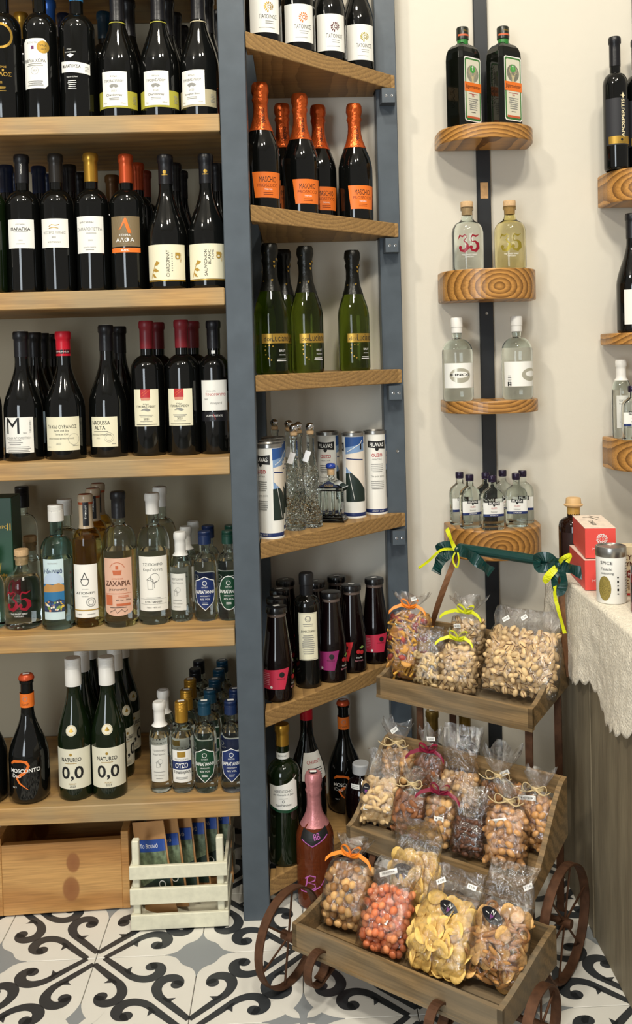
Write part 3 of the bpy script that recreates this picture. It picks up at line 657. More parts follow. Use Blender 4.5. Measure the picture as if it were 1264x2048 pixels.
again(rb, 386, 700, 2.18, S3, 'dark red capsule wine bottle behind the right red-topped label')
b = bordw('black-capsule wine bottle with white label reading ΞΙΝΟΜΑΥΡΟ, beside the dark post on the third shelf', G3, cap_black, rect(.062, .066, white),
   [('t', 'ΚΤΗΜΑ ΑΛΦΑ', .022, -.006, .010, ink), ('t', 'ΞΙΝΟΜΑΥΡΟ', .046, .004, .002, redp, .006), ('t', '2020', .008, -.018, -.008, ink), ('t', 'Vineyard', .026, .004, -.017, grey)], zc=.128, h=.29, r=.034,
   extra=[('foot_band', .082, rect(.062, .020, cap_black), [('t', 'ALPHA ESTATE', .036, 0, .002, inkw, .004), ('s', [(-.002, .006), (.003, -.006)], .001, redp)]), ('price_sticker', .222, rect(.008, .007, inkw), [])]); put(b, 430, 780, 2.094, S3)
b = wine('dark wine bottle with light blue label, right behind the letter M bottle', G3, 'burg', black_glass, cap_black, -.054, [('label', .065, [('r', .0, 0, .07, .07, mat('label_blue', '#a9bfd2'))], [('t', 'OK', .012, .028, -.005, bluep)])], h=.276, r=.041); put(b, 70, 720, 2.165, S3, rz=.35)
for x, Y, d in ((86, 2.255, 'third back behind the letter M bottle'), (107, 2.335, 'rearmost, between the letter M bottle and the red capsule bottle')): put(plain('burg', cap_black, 'black-capped dark wine bottle '+d, G3, h=.277), x, 720, Y, S3)
put(plain('burg', cap_black, 'black-capped dark wine bottle behind NAOUSSA ALTA', G3, h=.286), 239, 700, 2.19, S3)

# --- shelf 4: spirits
def kutia():
    r = tag(empty('gift_box'), 'tall dark green gift box with gold flower, partly cut by the left edge', 'box'); 
    g = mat('box_green', '#1f4a33', .4)
    mb = MB(); mb.box((-.035, -.035, 0), (.035, .035, .275), bev=.001); mb.obj('carton', g, r)
    decal('gold_print', [('t', 'ΤΣΙΠΟΥΡΟ', .05, 0, .04, gold), ('t', 'ΙΙ', .008, .028, .04, gold)] + [('s', [(0, -.10), (.008, -.04)], .0015, gold)], lambda x, z, o: (x, -.0355-o, .17+z), r)
    fl = [('s', [(0, -.12), (.004, -.06), (.002, -.02)], .0014, gold)]
    for i in range(9):
        a = R(20+i*18); fl += [('s', [(.003, -.04), (.003+.022*math.cos(a), -.04+.028*math.sin(a))], .0008, gold), ('d', .003+.022*math.cos(a), -.04+.028*math.sin(a), .0032, gold)]
    decal('flower_print', fl, lambda x, z, o: (.012+x*.8, -.0360-o, .115+z), r)
    r.location = (at(4, 1100, 2.158).x, 2.158, S4); r.rotation_euler.z = 0; return r
kutia()
def p35():
    h = .154; r = .0385
    return [(0, .006), (r*.5, .004), (r-.006, 0), (r-.001, .003), (r, .01), (r, .08), (r, .093), (r*.94, .104), (r*.78, .114), (r*.5, .120), (.0155, .125), (.0135, .132), (.0135, .146), (.016, .147), (.016, h), (.012, h), (0, h)]
def b35(lab, m, pm, group, mtxt=inkw):
    root = new('spirit_bottle', lab, 'bottle', group); p = p35(); glassbody(p, m, root, .112); capsule(p, .135, cork, root, 'cork', 'cork_stopper')
    f = wrap_cyl(.0398, .062)
    def three(x0, flip=1):
        X = lambda a: x0+a*flip
        return [('s', [(X(-.013), .012), (X(-.008), .021), (X(-.001), .018), (X(.004), .022), (X(.010), .018)], [.001, .005, .004, .003, .001], pm),
                ('s', [(X(.010), .018), (X(.002), .008), (X(.010), .000), (X(.011), -.009), (X(.003), -.017), (X(-.006), -.015), (X(-.008), -.009)], [.001, .003, .004, .010, .008, .005, .004], pm), ('d', X(-.007), -.008, .0042, pm)]
    def five(x0):
        X = lambda a: x0+a
        return [('s', [(X(.013), .022), (X(.004), .018), (X(-.004), .021), (X(-.008), .014)], [.001, .005, .004, .002], pm), ('s', [(X(-.008), .014), (X(-.007), .006)], .002, pm),
                ('s', [(X(-.007), .005), (X(.002), .006), (X(.009), .000), (X(.010), -.009), (X(.003), -.017), (X(-.006), -.015), (X(-.009), -.009)], [.001, .004, .009, .010, .007, .005, .004], pm), ('d', X(-.008), -.008, .0042, pm)]
    decal('numeral_print', three(-.013)+five(.014)+[('t', 'THE FINEST SPIRIT', .036, .002, -.026, mtxt, .0035), ('t', 'TSIPOURO', .020, .002, -.031, mtxt, .003)], f, root)
    return root
v = b35('square-shouldered corked clear bottle with big red 35, left end of fourth shelf', clear_glass, mat('ruby', '#8e1428', .3), G4); put(v, 46, 1200, 2.078, S4)
again(v, 62, 1150, 2.236, S4, 'corked clear bottle behind the red 35 bottle at the left edge')
again(v, -27, 1200, 2.078, S4, 'clear corked bottle cut by the left edge of the fourth shelf')
put(wine('tall clear bottle with black cap deep behind the green gift box', G4, 'spirit', clear_glass, cap_black, -.05, [], h=.27, fill=.2, style='screw', name='spirit_bottle'), 44, 1000, 2.345, S4)
paint = [('r', 0, -.018, .046, .060, mat('sea_blue', '#2b6f9e')), ('p', [(-.023, .004), (-.015, .012), (.0, .010), (.012, .014), (.023, .008), (.023, -.004), (-.023, -.006)], mat('hill', '#b98a4e')), ('p', [(-.023, .012), (.023, .014)]+arc(0, .014, .023, 0, 180, 8), mat('sky_print', '#b7c9dd')),
   ('p', [(-.023, -.030), (-.008, -.022), (0, -.026), (.012, -.020), (.023, -.024), (.023, -.048), (-.023, -.048)], mat('dark_rocks', '#33405c'))]
ra = random.Random(3)
paint += [('d', ra.uniform(-.02, .02), ra.uniform(-.046, -.026), ra.uniform(.001, .003), mat(*q)) for q in [('fl_w', '#e8e2d0'), ('fl_g', '#7d9a45'), ('fl_y', '#dcb84a'), ('fl_p', '#c98e6a'), ('fl_b', '#27518a')]*8]
b = wine('pale aqua bottle with white screw cap and painted island seascape label', G4, 'spirit', aqua_glass, cap_white, -.034, [
   ('label', .088, [('r', 0, 0, .046, .130, mat('label_pale_aqua', '#c9dde0', .5))], [('t', 'ΤΣΙΠΟΥΡΟ', .022, 0, .056, grey), ('t', 'Ηδωνικό', .040, 0, .040, navyp, .012, .03), ('t', 'ΤΣΙΠΟΥΡΟ', .026, 0, .029, grey), ('l', 0, .022, .036, 2, .003, grey)]+paint, -3),
   ('cap_print', .262-.012, [('t', 'Ηδωνικό', .020, 0, 0, navyp)], [])], h=.264, r=.0355, fill=.15, style='screw', name='spirit_bottle', capname='screw_cap'); put(b, 115, 1130, 2.066, S4)
put(plain('spirit', cap_white, 'clear bottle with off-white screw cap behind the aqua seascape bottle', G4, h=.262, fill=.2, gm=clear_glass, capz=-.034, style='screw', name='spirit_bottle'), 130, 1040, 2.16, S4)
def agio(lab, decs): 
    o = wine(lab, G4, 'spirit', amber_glass, mat('shrink_cap', '#b9a58a', .25), -.072, decs, h=.284, r=.0315, fill=.19, name='spirit_bottle')
    mb = MB(); mb.lathe([(.0155, .264), (.0160, .264), (.0160, .281), (.013, .2855), (0, .2855)], 20); mb.obj('cap_top', mat('copper_top', '#b4532f', .35, metal=.4), o)
    decal('tax_strip', [('r', 0, 0, .013, .060, cap_black), ('t', 'Τσίπουρο', .03, 0, .0, inkw, .005, 0, 90)], wrap_cyl(.0158, .248, -78), o)
    return o
a = agio('amber-filled bottle with tall white drop-logo label reading ΑΓΙΟΝΕΡΙ and black neck strip', [('label', .080, [('r', 0, 0, .056, .115, mat('label_white', '#f2efe6', .5))],
   [('s', [(0, .040), (-.004, .030), (-.0085, .022), (-.006, .014), (0, .012), (.006, .014), (.0085, .022), (.004, .030), (0, .040)], .0016, ink), ('s', [(-.009, .026), (.009, .026)], .0016, ink), ('t', 'ΤΣΙΠΟΥΡΟ', .014, 0, .004, grey), ('t', 'ΑΓΙΟΝΕΡΙ', .042, 0, -.004, ink, .005), ('t', 'ΜΕΤΕΩΡΑ', .014, 0, -.011, grey), ('o', .012, -.024, .010, .0085, grey), ('o', .012, -.024, .006, .005, grey), ('r', 0, -.041, .056, .0025, leafg), ('t', 'N 8605', .010, -.014, -.050, ink), ('l', .012, -.050, .02, 1, .003, grey)])]); put(a, 175, 1130, 2.072, S4)
a2 = agio('amber-filled bottle with copper-topped cap, second back behind the drop-logo bottle', []); put(a2, 187, 1030, 2.165, S4); again(a2, 197, 1020, 2.25, S4, 'amber-filled bottle with copper-topped cap, rearmost behind the drop-logo bottle')
peach = mat('label_peach', '#dcb199', .5); coral = mat('print_coral', '#c2663f', .5)
b = wine('clear bottle with peach label reading ΖΑΧΑΡΙΑ and black cap', G4, 'spirit', clear_glass, cap_black, -.056, [('label', .090, [('r', 0, .004, .066, .112, peach), ('p', [(-.033, -.052), (.033, -.052)]+arc(0, -.052, .033, 0, -180, 10, .012), peach)],
   [('s', arc(0, .034, .017, 160, 20, 8), .0012, coral), ('p', [(-.010, .034), (.010, .034), (.008, .024), (-.008, .024)], coral), ('r', 0, .040, .006, .008, coral), ('t', 'ΑΜΠΕΛΩΝΕΣ', .024, 0, .016, coral), ('t', 'ΖΑΧΑΡΙΑ', .056, 0, .006, mat('print_brown', '#5b3420'), .011, .03), ('t', '[ΤΣΙΠΟΥΡΟ]', .038, 0, -.008, ink, .005), ('s', [(-.03, -.016), (.03, -.016)], .0006, coral),
    ('r', -.020, -.030, .016, .022, coral), ('t', '40% Vol. - 700ml', .032, .012, -.030, ink), ('l', .012, -.021, .026, 2, .003, coral), ('r', .012, -.040, .030, .005, coral), ('s', [(-.018, -.056), (-.006, -.050), (-.002, -.058), (.008, -.050), (.014, -.056), (.02, -.052)], .001, ink), ('l', 0, -.046, .05, 1, .003, ink)])], h=.288, r=.0365, fill=.165, name='spirit_bottle'); put(b, 240, 1130, 2.07, S4)
def sketch(k=1, x=0, z=0):
    q = lambda pts: [(x+a*k, z+b_*k) for a, b_ in pts]
    return [('o', x+.004*k, z+.008*k, .009*k, .0084*k, ink), ('s', q([(-.010, .004), (-.010, -.014), (0, -.014), (0, .002), (-.010, .004)]), .0008*k, ink), ('s', q([(-.012, .004), (-.005, .010), (.002, .002)]), .0008*k, ink), ('s', q([(.004, -.001), (.003, -.012)]), .0008*k, ink), ('s', q([(.0, -.004), (.008, .002)]), .0007*k, ink)]
t1 = wine('large clear bottle with white capsule and cream label reading ΤΣΙΠΟΥΡΟ with a line drawing', G4, 'spirit', clear_glass, cap_white, -.044, [('label', .090, [('r', 0, 0, .070, .118, mat('label_white2', '#efece2', .5))],
   [('t', 'ΤΣΙΠΟΥΡΟ', .044, 0, .042, ink, .006), ('t', 'Κυρ-Γιάννη', .042, 0, .030, ink, .008)]+sketch(1.1, 0, .004)+[('l', 0, -.030, .036, 1, .003, grey), ('s', [(-.03, -.033), (.03, -.033)], .0005, grey), ('t', 'ΚΥΡ-ΓΙΑΝΝΗ', .036, 0, -.039, ink), ('s', [(-.03, -.044), (.03, -.044)], .0005, grey), ('t', '700ml - 40% vol.', .030, 0, -.051, grey)], 3)], h=.281, r=.0355, fill=.16, name='spirit_bottle'); put(t1, 308, 1130, 2.08, S4)
put(plain('spirit', cap_white, 'large clear bottle with dull white capsule behind the ΤΣΙΠΟΥΡΟ bottle', G4, h=.281, gm=clear_glass, fill=.2, capz=-.044, name='spirit_bottle'), 321, 1030, 2.18, S4)
def mini_ts(lab, grp):
    return wine(lab, grp, 'small', clear_glass, cap_white, -.050, [('label', .066, [('r', 0, 0, .040, .080, mat('label_grey', '#d9d8d0', .5))], [('t', 'ΤΣΙΠΟΥΡΟ', .028, 0, .028, ink), ('t', 'Κυρ-Γιάννη', .026, 0, .020, ink)]+sketch(.6, 0, 0)+[('l', 0, -.018, .026, 1, .003, grey), ('t', 'ΚΥΡ-ΓΙΑΝΝΗ', .022, 0, -.025, grey), ('l', 0, -.032, .02, 1, .003, grey)])], fill=.12, name='spirit_bottle')
m1 = mini_ts('small clear ΤΣΙΠΟΥΡΟ bottle with white cap beside the large one on the fourth shelf', G4); put(m1, 362, 1150, 2.085, S4, rz=-.3)
again(m1, 372, 1090, 2.15, S4, 'small white-capped clear bottle second back on the fourth shelf'); again(m1, 387, 1080, 2.215, S4, 'small white-capped clear bottle rearmost on the fourth shelf')
def varv(lab, grp, lm, cm, txt='ΒΑΡΒΑΓΙΑΝΝΗ', sub='ΑΦΡΟΔΙΤΗ', pct='42% VOL', h=.193, oval=False):
    sh = [(-.021, .026), (-.012, .029), (0, .035), (.012, .029), (.021, .026), (.023, 0), (.018, -.020), (0, -.036), (-.018, -.020), (-.023, 0)]
    if oval: sh = arc(0, 0, .022, 0, 360, 20, .036)[:-1]
    sh2 = [(a*1.07, b_*1.05) for a, b_ in sh]
    return wine(lab, grp, 'small', clear_glass, cm, -.027, [('label', .062, [('p', sh2, inkw)], [('p', sh, lm), ('o', 0, .022, .005, .004, inkw), ('t', 'ΟΥΖΟ', .014, 0, .013, inkw, .003), ('t', txt, .042, 0, .003, inkw, .0075, .03), ('t', sub, .022, 0, -.006, inkw, .003), ('t', pct, .022, 0, -.013, inkw, .004), ('l', 0, -.021, .014, 2, .003, inkw)])],
      h=h, r=.0255, fill=.13, style='screw', name='ouzo_bottle', capname='screw_cap')
vb = varv('small clear bottle with blue shield label and navy cap on the fourth shelf', G4, navyp, cap_navy, pct='46% VOL'); put(vb, 411, 1150, 2.084, S4)
again(vb, 417, 1100, 2.155, S4, 'small navy-capped clear bottle behind the blue shield label on the fourth shelf')
vg = varv('small clear bottle with green oval label, beside the post on the fourth shelf', G4, greenp, cap_green, oval=True, pct='42% VOL'); put(vg, 458, 1150, 2.082, S4)
again(vg, 462, 1080, 2.15, S4, 'small dark-green-capped bottle behind the green oval label on the fourth shelf')

# --- shelf 5
def rhino(lab, grp):
    h = .268; r = .0425; root = new('beer_style_bottle', lab, 'bottle', grp)
    p = [(0, .004), (r*.5, .004), (r-.010, 0), (r-.004, .004), (r, .014), (r, .09)]+[(r+(.0135-r)*(.5*(1-math.cos(PI*i/10))), .09+.105*i/10) for i in range(1, 11)]+[(.0130, .235), (.0128, .250), (.0150, .251), (.0150, .256), (.0128, .257), (.013, h-.004), (0, h-.003)]
    glassbody(p, black_glass, root)
    mb = MB(); n = 42; v = []; 
    mb.lathe([(.0155, .258), (.0162, .2605), (.0150, .266), (.0125, .269), (0, .2695)], 42)
    o = mb.obj('crown_cap', mat('crown_orange', '#c9532b', .35, metal=.3), root, auto=True)
    for k_, vv in enumerate(o.data.vertices):
        if vv.co.z < .262: s_ = 1+.05*math.cos(21*math.atan2(vv.co.y, vv.co.x)); vv.co.x *= s_; vv.co.y *= s_
    label('neck_band', [('r', 0, 0, .080, .030, oran)], [('o', 0, .004, .005, .004, grey), ('t', 'CANTI', .016, 0, -.008, ink)], wrap_cyl(lambda z: .0148, .215), root)
    f = wrap_cyl(.0425, .065)
    decal('orange_swoosh', [('s', [(-.030, .024), (-.022, .030), (-.005, .031), (.006, .028), (.010, .020), (.004, .008), (-.008, .0), (-.016, -.006), (-.010, -.016), (.008, -.030)], [.004, .006, .005, .006, .006, .006, .007, .006, .004, .001], oran)], f, root)
    decal('white_print', [('t', 'MOSCONTO', .066, .002, .010, inkw, .0085, .02), ('t', 'iDeo', .022, -.018, -.001, inkw), ('t', 'NV 7', .010, -.022, -.026, inkw)], f, root)
    price(root, .270, .01, .2); return root
rh = rhino('black crown-capped bottle with orange neck band and orange swoosh, lowest left shelf', G5); put(rh, 57, 1480, 2.05, S5)
again(rh, -26, 1500, 2.05, S5, 'black bottle cut off by the left edge on the lowest left shelf')
def nat(lab):
    zc = .070; root = wine(lab, G5, 'rhine', dkgreen_glass, cap_white, -.058, [('label', zc, [('r', 0, 0, .088, .086, mat('label_ivory', '#ddd9c4', .5))],
      [('t', 'NATUREO', .044, -.002, .020, ink, .0085, .03), ('d', -.002, .031, .003, gold), ('l', -.002, .012, .03, 1, .003, gold),
       ('t', '0,0', .048, 0, -.010, ink, .031, .05), ('t', 'MUSCAT', .016, 0, -.032, gold), ('t', '2023', .012, 0, -.037, ink)]),
      ('medal', .152, [('d', 0, 0, .0115, mat('label_ivory', '#ddd9c4'))], [('o', 0, 0, .010, .0095, gold), ('p', [(-.005, -.002), (0, .006), (.005, -.002), (0, -.004)], gold)])], style='screw', name='wine_bottle', h=.298, r=.0370, capname='screw_cap')
    return root
n1 = nat('green bottle with white cap and ivory 0,0 label, left of the front two'); put(n1, 150, 1460, 2.056, S5)
again(n1, 217, 1460, 2.056, S5, 'green bottle with white cap and ivory 0,0 label, right of the front two', .12)
for x, y, Y, d, rz in ((164, 1330, 2.15, 'second back behind the left 0,0 label', -.5), (181, 1330, 2.24, 'rearmost behind the left 0,0 label', -.4), (230, 1330, 2.15, 'second back behind the right 0,0 label', .9), (245, 1330, 2.24, 'rearmost behind the right 0,0 label', .9)):
    again(n1, x, y, Y, S5, 'white-capped green bottle '+d, rz)
m2 = mini_ts('small clear ΤΣΙΠΟΥΡΟ bottle with white cap on the lowest left shelf, front', G5); put(m2, 321, 1500, 2.062, S5); price(m2, .195, .01)
again(m2, 328, 1440, 2.135, S5, 'small white-capped clear bottle behind the front ΤΣΙΠΟΥΡΟ bottle on the lowest left shelf')
o1 = wine('small clear ouzo bottle with gold cap and dark blue ΟΥΖΟ band label, front', G5, 'small', clear_glass, cap_gold, -.042, [('label', .060, [('r', 0, 0, .046, .070, mat('label_white3', '#e9e8e2'))],
     [('r', 0, .026, .018, .012, gold), ('t', 'Νησιώτικο', .030, 0, .015, grey), ('r', 0, .002, .046, .018, navyp), ('t', 'ΟΥΖΟ', .028, 0, .002, inkw, .011, .02), ('t', 'Τσικουρίτη', .038, 0, -.013, ink, .008, .02), ('l', 0, -.024, .03, 2, .003, grey)])], fill=.12, r=.0240, style='screw', name='ouzo_bottle', capname='screw_cap'); put(o1, 365, 1500, 2.058, S5); price(o1, .195, .01, .2)
for x, Y, d in ((374, 2.13, 'second back'), (382, 2.20, 'third back')): again(o1, x, 1420, Y, S5, 'gold-capped small clear bottle, '+d+' in its file on the lowest left shelf')
v1 = varv('small clear bottle with dark green shield label, front row of the lowest left shelf', G5, greenp, cap_teal, pct='42% VOL'); put(v1, 411, 1500, 2.055, S5); price(v1, .195, .01, .1)
for x, Y, d in ((421, 2.125, 'second back'), (431, 2.195, 'third back'), (440, 2.265, 'fourth back'), (447, 2.33, 'rearmost')): again(v1, x, 1420, Y, S5, 'teal-capped small clear bottle, '+d+' in the green shield file on the lowest left shelf')
v2 = varv('small clear bottle with dark blue shield label, beside the post on the lowest left shelf', G5, navyp, cap_navy, pct='46% VOL'); put(v2, 464, 1500, 2.052, S5); price(v2, .195, .01, .1)
again(v2, 472, 1440, 2.125, S5, 'navy-capped small clear bottle behind the blue shield label on the lowest left shelf')
for x, Y, d in ((392, 2.275, 'left of the rear row'), (400, 2.335, 'at the very back, left')): put(wine('black-capped small clear bottle '+d+' on the lowest left shelf', G5, 'small', clear_glass, cap_black, -.030, [], fill=.13, style='screw', name='ouzo_bottle', r=.0255), x, 1400, Y, S5)

# ------------------------------------------------------------------ corner bay bottles
K1, K2, K3, K4, K5, K6 = ZC
# A: ammonite wines
def ammo(lab, m, group='ammonite-label wines'):
    it = [('t', 'ΠΑΤΟΙΝΟΣ', .040, .008, -.008, ink, .0095), ('l', .010, -.018, .022, 2, .0045, grey), ('l', .004, -.032, .036, 1, .003, grey)]
    for i in range(13):
        a = R(-60+i*26); r0, r1 = .0045+.0002*i, .008+.00035*i
        it.append(('p', [(.010+r0*math.cos(a-.09), .013+r0*math.sin(a-.09)), (.010+r1*math.cos(a-.14), .013+r1*math.sin(a-.14)), (.010+(r1+.0008)*math.cos(a), .013+(r1+.0008)*math.sin(a)), (.010+r1*math.cos(a+.14), .013+r1*math.sin(a+.14)), (.010+r0*math.cos(a+.09), .013+r0*math.sin(a+.09))], m))
    it.append(('o', .010, .013, .0042, .0028, m))
    return wine(lab, group, 'burg', black_glass, cap_black, -.06, [('label', .062, [('r', 0, 0, .072, .084, white)], it)], h=.29, r=.040)
gp = 'ammonite-label wines on the top corner shelf'
for x, y, Y, m, n in ((527, 30, 2.112, gold, 'gold ammonite, nearest the dividing post'), (595, 40, 2.178, oran, 'orange ammonite'), (658, 60, 2.243, mat('print_plum', '#5a2430'), 'dark plum ammonite'), (716, 60, 2.315, mat('print_mustard', '#a99a35'), 'mustard ammonite, beside the bracket post')):
    put(ammo('black wine bottle with white label and '+n, m, gp), x, y, Y, K1, rz=.1)
# B: orange foil sparkling
def masc(lab):
    root = wine(lab, 'orange-foil sparkling wines', 'spark', black_glass, foil_or, .178, [('label', .058, [('p', [(-.030, -.030), (.030, -.030), (.036, .026), (-.036, .026)], oran)],
       [('t', 'MASCHIO', .040, 0, .010, ink, .012), ('t', 'PROSECCO', .048, 0, -.003, mat('print_rust', '#8a3a12'), .007), ('t', 'TREVISO', .018, 0, -.012, inkw), ('l', 0, -.019, .026, 2, .004, mat('print_rust', '#8a3a12'))])], style='spark', name='sparkling_bottle', capname='foil')
    decal('foil_print', [('t', 'MASCHIO', .034, 0, 0, ink, .008, 0, 90), ('d', -.001, -.028, .002, ink)], wrap_cyl(lambda z: prof_r(prof(.0415, .125*.97, .225, .0150, .286, 'cos'))(z)+.0012, .212), root); return root
ms = masc('orange-foiled sparkling bottle, far left front beside the dividing post'); put(ms, 520, 200, 2.128, K2, rz=.35)
for x, y, Y, d in ((564, 230, 2.305, 'half hidden, second from the left'), (599, 215, 2.222, 'in the middle, standing tallest'), (636, 240, 2.325, 'right behind the middle one'), (708, 240, 2.318, 'alone at the right beside the bracket post')):
    again(ms, x, y, Y, K2, 'orange-foiled sparkling bottle, '+d, .35)
# C: green sparkling
def luc(lab):
    bm_ = mat('black_band', '#15150f', .4)
    root = wine(lab, 'green sparkling bottles', 'spark', green_glass, foil_bk, .182, [('label', .078, [('r', 0, 0, .070, .021, gold)], [('t', 'don', .020, -.020, -.001, ink), ('t', 'Luciano', .044, .010, .001, ink, .015)]),
       ('white_print', .045, [('t', 'BRUT', .016, .012, .006, inkw), ('t', 'SPUMANTE', .016, .012, -.003, inkw), ('l', .010, -.012, .024, 2, .004, inkw)] +
        [('d', x, z, .0016, gold) for x, z in ((-.026, .016), (-.018, .018), (-.010, .016), (-.027, .008), (-.026, -.002), (-.020, -.010), (-.014, -.014))], [])], style='spark', h=.288, r=.038, name='sparkling_bottle', capname='foil')
    ra = random.Random(5); it = []
    for i in range(22):
        x, z = ra.uniform(-.04, .04), ra.uniform(-.038, .055); it += [('d', x, z, .0015, gold), ('d', x+.0022, z+.0004, .0014, gold), ('d', x+.001, z-.002, .0014, gold)]
    decal('gold_clover_print', it, wrap_cyl(lambda z: .0178, .222), root); return root
lc = luc('green sparkling bottle with gold-speckled black foil, front left beside the dividing post'); put(lc, 539, 520, 2.11, K3, rz=.35)
for x, y, Y, d in ((566, 520, 2.235, 'hidden behind the left one'), (610, 520, 2.178, 'in the middle'), (704, 520, 2.285, 'alone at the right')):
    again(lc, x, y, Y, K3, 'green sparkling bottle with gold-speckled black foil, '+d, .45)
# D: tubes, cut glass decanters, temple bottle
def tube(lab, photo_ang, txt_ang):
    r = .0272; h = .205; root = new('gift_tube', lab, 'tube', 'printed cylindrical tubes')
    mb = MB(); mb.lathe([(0, 0), (r+.0006, 0), (r+.0006, .004), (r, .0045), (r, h-.005)], 36); mb.obj('carton', white, root, auto=True)
    mb = MB(); mb.lathe([(r, h-.008), (r+.001, h-.0075), (r+.001, h), (r-.001, h+.0005), (r-.003, h-.003), (0, h-.003)], 36); mb.obj('metal_lid', tin, root, auto=True)
    mb = MB(); mb.lathe([(r+.0001, .004), (r+.0003, .005), (r+.0003, .0125), (r+.0001, .013)], 36); mb.obj('navy_band', navyp, root, smooth=True)
    f = wrap_cyl(r, .12, -90+txt_ang)
    KX = .8
    decal('lettering', [('p', [(-.023, .045), (.023, .041), (.023, .062), (.004, .060), (0, .060), (-.023, .062)], ink), ('d', 0, .041, .0045, ink), ('t', 'PILAVAS', .036, 0, .052, inkw, .010, .03),
        ('t', 'OUZO', .027, 0, .026, redp, .0085, .02), ('t', 'NEKTAR', .024, 0, .016, grey, .003), ('l', 0, .004, .034, 5, .0045, grey), ('t', 'The pure spirit', .034, 0, -.026, grey), ('l', 0, -.038, .034, 5, .0045, grey)], f, root)
    decal('band_lettering', [('t', 'APERITIF · OUZO', .03, 0, 0, inkw, .0035)], wrap_cyl(r+.0004, .0088, -90+txt_ang), root)
    f = wrap_cyl(r, .12, -90+photo_ang)
    decal('harbour_photo', [('r', 0, -.002, .050, .156, mat('photo_blue', '#7d9cc4')), ('p', [(-.026, .050), (.026, .060), (.026, .076), (-.026, .076)], mat('photo_navy', '#27508f')), ('p', [(-.026, -.012), (.0, -.010), (.026, -.046), (.026, -.08), (-.026, -.08)], mat('photo_dark_sea', '#1c2b25'))], f, root, off=.0002)
    decal('boat_print', [('p', [(-.0245, .034), (.0245, .042), (.0245, -.052), (.006, -.026), (-.0245, .004)], mat('boat_white', '#e6dccd')), ('s', [(-.023, .024), (.020, .020)], .003, navyp), ('s', [(-.020, .040), (.014, .060), (.018, .068)], .0015, inkw), ('s', [(-.018, .0), (-.004, -.076)], .001, inkw), ('r', .014, .052, .004, .014, brown_glass)], lambda x, z, o: f(x, z, o+.0006), root)
    return root
tA = tube('white printed tube, nearest the dividing post, front', 68, -46); put(tA, 541, 980, 2.068, K4)
for x, y, Y, d in ((545, 980, 2.148, 'second, right behind the front left one'), (549, 980, 2.228, 'third in the left stack')): put(copy_tree(tA), x, y, Y, K4, 'white printed tube, '+d)
put(copy_tree(tA), 657, 960, 2.345, K4, 'white printed tube at the back, above the temple-shaped bottle', .55)
tB = copy_tree(tA); put(tB, 708, 950, 2.297, K4, 'white printed tube turned to show its boat picture', R(-62)); 
tC = copy_tree(tA); put(tC, 751, 945, 2.340, K4, 'white printed tube at the far right end beside the bracket post', R(52))
def cut(lab):
    root = new('decanter', lab, 'bottle', 'cut-glass decanters')
    KD = .8; P = [(0, .006), (.016, .004), (.026, 0), (.029, .004), (.029, .012), (.0285, .020), (.025, .035), (.019, .055), (.0165, .072), (.018, .088), (.0215, .105), (.022, .118), (.020, .130), (.016, .142), (.0125, .152), (.010, .165), (.0092, .185), (.009, .205), (.0105, .208), (.0105, .213), (.0085, .214), (0, .214)]
    P = [(a*(KD if b_ < .15 else .95), b_) for a, b_ in P]; Q = [P[0]]
    for a, b_ in zip(P, P[1:]):
        k = 4 if .012 <= a[1] < .142 else 1
        for i in range(1, k+1): Q.append((a[0]+(b_[0]-a[0])*i/k, a[1]+(b_[1]-a[1])*i/k))
    mb = MB(); n = 24; mb.lathe(Q, n); o = mb.obj('cut_glass', clear_glass, root)
    for v_ in o.data.vertices:
        z = v_.co.z; rr_ = math.hypot(v_.co.x, v_.co.y)
        if .014 < z < .14 and rr_ > .01:
            a = math.atan2(v_.co.y, v_.co.x); s_ = 1+.075*math.cos(12*a)*math.cos(z*420); v_.co.x *= s_; v_.co.y *= s_
    mb = MB(); mb.lathe([(.006, .212), (.0085, .215), (.0085, .221), (.005, .222), (0, .222)], 16); mb.obj('stopper_cork', cork, root, auto=True)
    mb = MB(); mb.lathe([(0, .2205), (.004, .221), (.0085, .2245), (.0105, .2305), (.009, .236), (.005, .2395), (0, .2405)], 20); mb.obj('silver_ball', chrome, root, smooth=True)
    mb = MB(); mb.box((-.0065, -.0004, -.026), (.0065, .0004, 0), M=Matrix.Translation((-.002, -.0135, .176)) @ Matrix.Rotation(.35, 4, 'Y')); 
    t_ = mb.obj('paper_tag', mat('tag_paper', '#e9ebee', .5), root)
    return root
cA = cut('cut-glass decanter with silver ball stopper, front left of the cluster'); put(cA, 588, 900, 2.150, K4)
for x, y, Y, d in ((621, 900, 2.178, 'front right of the cluster'), (597, 880, 2.218, 'behind between the front two'), (578, 880, 2.290, 'behind the left front one'), (549, 850, 2.345, 'at the very back left')): again(cA, x, y, Y, K4, 'cut-glass decanter with silver ball stopper, '+d, random.uniform(-1, 1))
